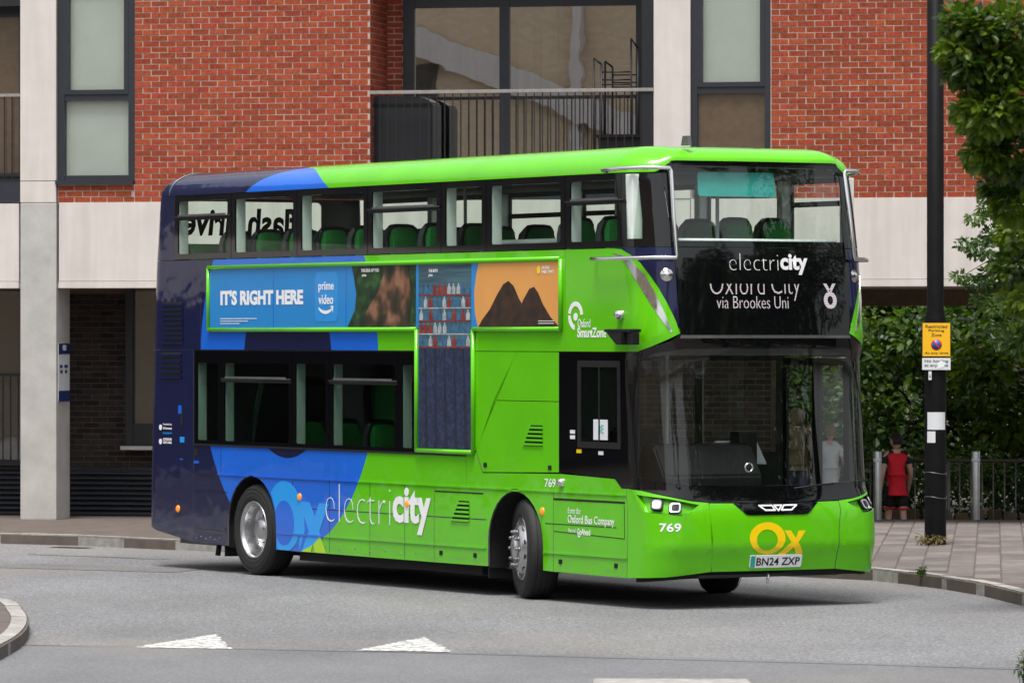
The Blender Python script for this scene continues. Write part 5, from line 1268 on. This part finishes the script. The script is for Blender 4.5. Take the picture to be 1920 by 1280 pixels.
    for v in bm.verts:
        x, y, z = v.co; lim = -.45 if x < .1 else (.15 if x < .55 else .38)
        if z < lim: dl.append(v); continue
        r = 1+random.uniform(-.035, .07); v.co = Vector((x*.112*r-.006, y*.090*r, z*.132*r+.006))*k
    bmesh.ops.delete(bm, geom=dl, context='VERTS'); hr = from_bm('hair', bm, M[hair], head)
    md = hr.modifiers.new('thick', 'SOLIDIFY'); md.thickness = .012*k
    # clothes
    J['hem'] = (0, 0, .80 if vest else .88)
    chain('shirt', ['waist', 'pel', 'chest', 'neckb', 'sl', 'sr', 'hem'], [(1, 0), (0, 2), (2, 3), (3, 4), (3, 5), (1, 6)], [(.15, .12), (.16, .135), (.15, .12), (.085, .085), .062, .062, (.165, .14)], M[vest or top], .014, 1)
    J['ml'] = tuple((Vector(J['sl'])*.42+Vector(J['el'])*.58)); J['mr'] = tuple((Vector(J['sr'])*.42+Vector(J['er'])*.58))
    lng = hood
    for a_, b_, c_ in (('sl', 'ml' if not lng else 'el', 'wl'), ('sr', 'mr' if not lng else 'er', 'wr')):
        chain('sleeve', ['neckb', a_, b_]+([c_] if lng else []), [(0, 1), (1, 2)]+([(2, 3)] if lng else []), [.058, .062, .058]+([.045] if lng else []), M[top], .012 if not vest else .006, 1)
    if bottom[1] == 'shorts':
        for a_, b_ in (('hl', 'kl'), ('hr', 'kr')):
            J['m'] = tuple(Vector(J[a_])*.22+Vector(J[b_])*.78); chain('shorts_leg', ['pel', a_, 'm'], [(0, 1), (1, 2)], [.10, .098, .088], M[bottom[0]], .012)
            e0 = Vector(J['m']); o = lathe('hem', [(.092, -.012), (.103, -.008), (.103, .010), (.092, .014)], M['redcloth'], p, 16, 'z'); o.location = S(*e0); o.scale = (k, k, k)
    else:
        for a_, b_, c_ in (('hl', 'kl', 'al'), ('hr', 'kr', 'ar')): chain('trouser_leg', ['pel', a_, b_, c_], [(0, 1), (1, 2), (2, 3)], [.10, .098, .075, .062], M[bottom[0]], .012)
    for a_, t_ in (('al', 'tl'), ('ar', 'tr')):
        a0, t0_ = Vector(J[a_]), Vector(J[t_]); skin_obj('shoe', [S(*(a0+Vector((-.04, 0, -.035)))), S(*((a0+t0_)/2+Vector((0, 0, -.03)))), S(*(t0_+Vector((.03, 0, .008))))], [(0, 1), (1, 2)], [.048*k, .046*k, .036*k], M['shoe'], p)
    if hood:
        bm = bmesh.new(); bmesh.ops.create_icosphere(bm, subdivisions=3, radius=1)
        dl = [v for v in bm.verts if v.co.x > .55]
        for v in bm.verts: v.co = Vector((v.co.x*.13, v.co.y*.125, v.co.z*.15))*k
        bmesh.ops.delete(bm, geom=dl, context='VERTS'); hh = from_bm('hood', bm, M[top], p); hh.location = S(-.02, 0, 1.60); hh.modifiers.new('thick', 'SOLIDIFY').thickness = .02
    return p
person((5.10, 68.75, -.26), R(100), 1.48, 'person in a red sleeveless vest over black, with black shorts, walking away', 'blackcloth', ('blackcloth', 'shorts'), 'darkhair', 'redcloth', .16, R(40))
person((4.20, 68.4, -.20), R(80), 1.55, 'person in a white T-shirt with fair hair, seen through the windscreen', 'whitecloth', ('bluecloth', 'long'), 'fairhair', None, .14, R(20))
person((3.70, 67.2, .112), R(95), 1.48, 'person in a khaki hooded jacket with the hood up, seen through the windscreen', 'khaki', ('bluecloth', 'long'), 'darkhair', None, .15, 0, True)

# ================================================================ TREES AND PLANTS
def leaf_mat(name, c, c2, trans=.35):
    m_, n_, b_ = new_mat(name)
    at = n_.nodes.new('ShaderNodeAttribute'); at.attribute_name = 'rnd'
    mx = n_.nodes.new('ShaderNodeMix'); mx.data_type = 'RGBA'; mx.inputs[6].default_value = (*c, 1); mx.inputs[7].default_value = (*c2, 1); n_.links.new(at.outputs['Fac'], mx.inputs[0])
    n_.links.new(mx.outputs[2], b_.inputs['Base Color']); b_.inputs['Roughness'].default_value = .42; b_.inputs['Specular IOR Level'].default_value = .45
    tl = n_.nodes.new('ShaderNodeBsdfTranslucent'); ms = n_.nodes.new('ShaderNodeMixShader'); ms.inputs[0].default_value = trans
    br = n_.nodes.new('ShaderNodeVectorMath'); br.operation = 'MULTIPLY'; br.inputs[1].default_value = (1.3, 1.5, .6); n_.links.new(mx.outputs[2], br.inputs[0]); n_.links.new(br.outputs[0], tl.inputs[0])
    o_ = n_.nodes['Material Output']; n_.links.new(b_.outputs[0], ms.inputs[1]); n_.links.new(tl.outputs[0], ms.inputs[2]); n_.links.new(ms.outputs[0], o_.inputs[0])
    return m_
M['leaf_a'] = leaf_mat('leaf_green', (.014, .045, .006), (.09, .16, .016)); M['leaf_b'] = leaf_mat('leaf_dark_green', (.012, .038, .008), (.065, .125, .016)); M['leaf_c'] = leaf_mat('leaf_fresh_green', (.012, .038, .005), (.14, .21, .015), .35)
M['bark'] = mat('bark', (.045, .034, .025), .95, var=.35, vscale=14, bump=.8, bscale=25)
def leaves(name, clumps, size, m_, parent, aspect=.5, droop=.35):
    """clumps: (centre, radius xyz, number). each leaf is a folded four-sided blade with its own direction"""
    vs_, fs, rn = [], [], []
    for c, rad, n_ in clumps:
        tone = random.uniform(-.38, .38)
        for _ in range(n_):
            while True:
                d = Vector((random.uniform(-1, 1), random.uniform(-1, 1), random.uniform(-1, 1)))
                if .03 < d.length < 1: break
            d = d.normalized()*d.length**.5
            p = Vector(c)+Vector((d.x*rad[0], d.y*rad[1], d.z*rad[2]))
            t = (d+Vector((random.gauss(0, .6), random.gauss(0, .6), random.gauss(0, .5)-droop))).normalized()
            up = Vector((random.gauss(0, .5), random.gauss(0, .5), 1)); w = t.cross(up)
            if w.length < .05: continue
            w.normalize(); nn = w.cross(t).normalized(); L_ = size*random.uniform(.6, 1.3); wd_ = L_*aspect*.5
            b0 = len(vs_); fold = nn*L_*.12
            for q in (p, p+t*L_*.3+w*wd_*.85+fold, p+t*L_*.65+w*wd_+fold*.8, p+t*L_, p+t*L_*.65-w*wd_+fold*.8, p+t*L_*.3-w*wd_*.85+fold): vs_.append(q)
            r = min(1, max(0, random.random()*.7+.15+tone)); rn += [r]*6
            fs.append((b0, b0+1, b0+2, b0+3)); fs.append((b0, b0+3, b0+4, b0+5))
    me = bpy.data.meshes.new(name); me.from_pydata(vs_, [], fs); me.materials.append(m_)
    at = me.attributes.new('rnd', 'FLOAT', 'POINT'); at.data.foreach_set('value', rn)
    return link(name, me, parent)
def limb(bm, p, q, r0, r1, n_=5, wob=.08):
    p, q = Vector(p), Vector(q); L_ = (q-p).length; pts = []
    for i in range(n_+1):
        t = i/n_; pts.append(p.lerp(q, t)+(Vector((random.gauss(0, 1), random.gauss(0, 1), random.gauss(0, .5)))*wob*L_*t*(1-t) if 0 < i < n_ else Vector()))
    tube_bm(bm, pts, [r0+(r1-r0)*i/n_ for i in range(n_+1)], 8)
def tree(name, base, h, r, lb, nleaf, lsize, m_, crown_c, crown_r, ncl=26, grp=None, aspect=.5, extra=()):
    t = tag(empty(name, base), lb, 'tree', grp); bm = bmesh.new(); B0 = Vector(base)
    c = Vector(crown_c)-B0; top = Vector((c.x*.7, c.y*.7, h)); limb(bm, (0, 0, -.1), top, r, r*.35, 8, .04)
    cl = []
    for k in range(ncl):
        d = Vector((random.gauss(0, 1), random.gauss(0, 1), random.gauss(0, .8))).normalized()*random.uniform(.45, 1.0)
        p = c+Vector((d.x*crown_r[0], d.y*crown_r[1], d.z*crown_r[2])); rr = random.uniform(.22, .40)
        cl.append((p, (crown_r[0]*rr, crown_r[1]*rr, crown_r[2]*rr*.8), nleaf//ncl))
        s0 = Vector((0, 0, 0)).lerp(top, random.uniform(.45, .95)); limb(bm, s0, p, r*.28, r*.05, 5, .12)
    for p, rr, n_, tip in extra:
        p = Vector(p)-B0; cl.append((p, rr, n_)); limb(bm, c.lerp(top, .3), p, r*.15, r*.03, 6, .06)
    from_bm('trunk', bm, M['bark'], t); leaves('crown', cl, lsize, m_, t, aspect); return t
# the near tree whose crown hangs into the picture at the top right
ex = []
for px, py, Y, r_, n_ in ((1830, 60, 31, .16, 260), (1800, 40, 31, .10, 120), (1870, 120, 31, .2, 320), (1815, 130, 31, .12, 150), (1790, 95, 31, .09, 90), (1850, 210, 31, .18, 300), (1900, 60, 31, .22, 320), (1905, 190, 31, .2, 320), (1895, 290, 31.5, .18, 300), (1850, 290, 31.5, .11, 170), (1820, 215, 31.5, .08, 90), (1910, 380, 32, .16, 260), (1875, 350, 32, .10, 150), (1905, 440, 33, .10, 130), (1900, 500, 33, .12, 160), (1912, 560, 33, .10, 130), (1915, 640, 33, .08, 90)):
    ex.append((((px-960)/9715*Y, Y, 2.5246+(628.85-py)*Y/9715), (r_, .35, r_*.75), int(n_*2.1), 0))
tree('street_tree', (5.6, 33.5, 0), 5.6, .14, 'leafy street tree reaching in at the top right, nearest the camera', 13000, .075, M['leaf_c'], (5.0, 32.5, 5.2), (1.55, 1.6, 1.7), 24, aspect=.55, extra=ex)
# the second tree, with long leafy sprays in front of the stone band
ex = []
for px, py, r_, n_ in ((1810, 458, .07, 60), (1840, 470, .10, 110), (1870, 440, .14, 160), (1830, 410, .08, 70), (1850, 390, .07, 60), (1895, 410, .16, 200), (1800, 520, .06, 50), (1835, 530, .10, 110), (1870, 520, .16, 220), (1905, 500, .2, 300), (1900, 560, .2, 300), (1865, 575, .12, 150), (1840, 560, .08, 80), (1910, 620, .2, 260), (1885, 640, .12, 130)):
    Y = 47+random.uniform(-.5, .5); ex.append((((px-960)/9715*Y, Y, 2.5246+(628.85-py)*Y/9715), (r_, .5, r_*.6), int(n_*1.6), 0))
tree('street_tree', (6.1, 47.5, .11), 4.2, .08, 'young street tree with fine leafy sprays in front of the pale stone band', 11000, .056, M['leaf_a'], (5.75, 47.4, 3.9), (.95, 1.0, 1.15), 22, aspect=.48, extra=ex)
# trees and shrubs beyond the railing under the building
bgx = [(3.7, 76, 2.2, 'leaf_a'), (5.0, 79, 2.8, 'leaf_c'), (6.3, 77, 2.4, 'leaf_a'), (7.6, 75, 2.6, 'leaf_c'), (8.8, 78, 2.6, 'leaf_b')]
names = ('dense tree beyond the railing, behind the bus windscreen', 'bright leafy tree beyond the railing, left of the person in red', 'dark tree beyond the railing, left of the lamp post', 'leafy tree beyond the railing, right of the lamp post', 'dark tree beyond the railing at the right edge')
for (x, y, hh, mm), lb in zip(bgx, names): tree('background_tree', (x, y, -.45), hh, .13, lb, 5200, .13, M[mm], (x, y, hh*.62), (1.3, 1.1, hh*.72), 26, 'trees beyond the railing', aspect=.7)
for i, (x, y) in enumerate(((4.6, 73.0), (5.9, 73.3), (7.2, 72.6), (8.3, 73.2))):
    s_ = tag(empty('shrub', (x, y, -.45)), ('low shrub behind the person in red', 'low shrub between the person in red and the lamp post', 'low shrub behind the right-hand bollard', 'low shrub at the right end of the railing')[i], 'shrub', 'shrubs beyond the railing')
    bm = bmesh.new(); cl = []
    for k in range(14):
        p = Vector((random.uniform(-.7, .7), random.uniform(-.5, .5), random.uniform(.35, 1.25))); limb(bm, (p.x*.2, p.y*.2, 0), p, .018, .006, 4, .1); cl.append((p, (.3, .3, .25), 150))
    from_bm('stem', bm, M['bark'], s_); leaves('foliage', cl, .09, M['leaf_b'], s_, .6)
wd_ = tag(sheet('hedge_bank', [(-8, 84), (40, 78), (40, 96), (-8, 96)], -.44, M['earth'], None), 'bare earth bank under the trees beyond the railing', 'bank')
wd_['kind'] = 'structure'
for i, (x, y) in enumerate(((2.6, 86), (6.0, 88), (9.2, 86), (12.5, 87))):
    tree('far_tree', (x, y, -.45), 6.0, .2, ('tall tree far back behind the bus windscreen', 'tall tree far back behind the lamp post', 'tall tree far back at the right edge', 'tall tree far back beyond the right edge')[i], 6500, .20, M['leaf_c' if i % 2 else 'leaf_a'], (x, y, 3.4), (2.2, 1.6, 3.2), 26, 'far trees beyond the railing', aspect=.7)
# trees along the street to the right of the camera, mirrored in the windscreens
RT = [(19, 58), (23, 66), (27, 53), (31, 61), (17, 37.5), (20.5, 33), (24, 36), (27, 29), (31, 32), (22, 26), (33, 24), (14.5, 42)]  # first four are unseen trees added to darken the nearside corner reflections
RL = ('added right of the passage', 'added behind the passage', 'added down the side street', 'added farthest along the side street', 'nearest the bus front', 'second from the bus', 'third from the bus, set back', 'fourth from the bus', 'fifth from the bus, set back', 'closest to the camera side', 'farthest away', 'standing closest to the kerb')
for (x, y), w_ in zip(RT, RL):
    tree('roadside_tree', (x, y, .1), 9, .22, 'roadside tree mirrored in the windscreens, '+w_, 4200, .26, M['leaf_b'], (x, y, 5.2), (2.3, 2.3, 4.6), 24, 'roadside trees', aspect=.6)
# weeds at the foot of the lamp post, on the kerb and at the near right corner
def weed(name, loc, lb, n_, h_, lsz, m_, spread=.12):
    w_ = tag(empty(name, loc), lb, 'weed'); bm = bmesh.new(); cl = []
    for k in range(n_):
        a = random.uniform(0, 6.28); q = Vector((math.cos(a)*random.uniform(.3, 1)*spread, math.sin(a)*random.uniform(.3, 1)*spread, h_*random.uniform(.4, 1))); limb(bm, (q.x*.5, q.y*.5, 0), q, .003, .0015, 3, .1); cl.append((q*.8, (spread*.35, spread*.35, h_*.25), 10))
    from_bm('stalk', bm, m_, w_); leaves('blade', cl, lsz, m_, w_, .25)['kind'] = 'stuff'; return w_
M['dryleaf'] = leaf_mat('dry_grass', (.20, .13, .05), (.16, .15, .04), .2)
weed('weed', (4.80, 59.35, .12), 'dry weeds round the foot of the lamp post', 13, .13, .05, M['dryleaf'], .2)
weed('weed', (4.12, 52.2, .125), 'small green weed growing in the kerb', 7, .07, .05, M['leaf_a'], .06)
weed('roadside_plant', (3.62, 36.6, .005), 'blurred green plant at the bottom right corner', 10, .28, .05, M['leaf_c'], .11)
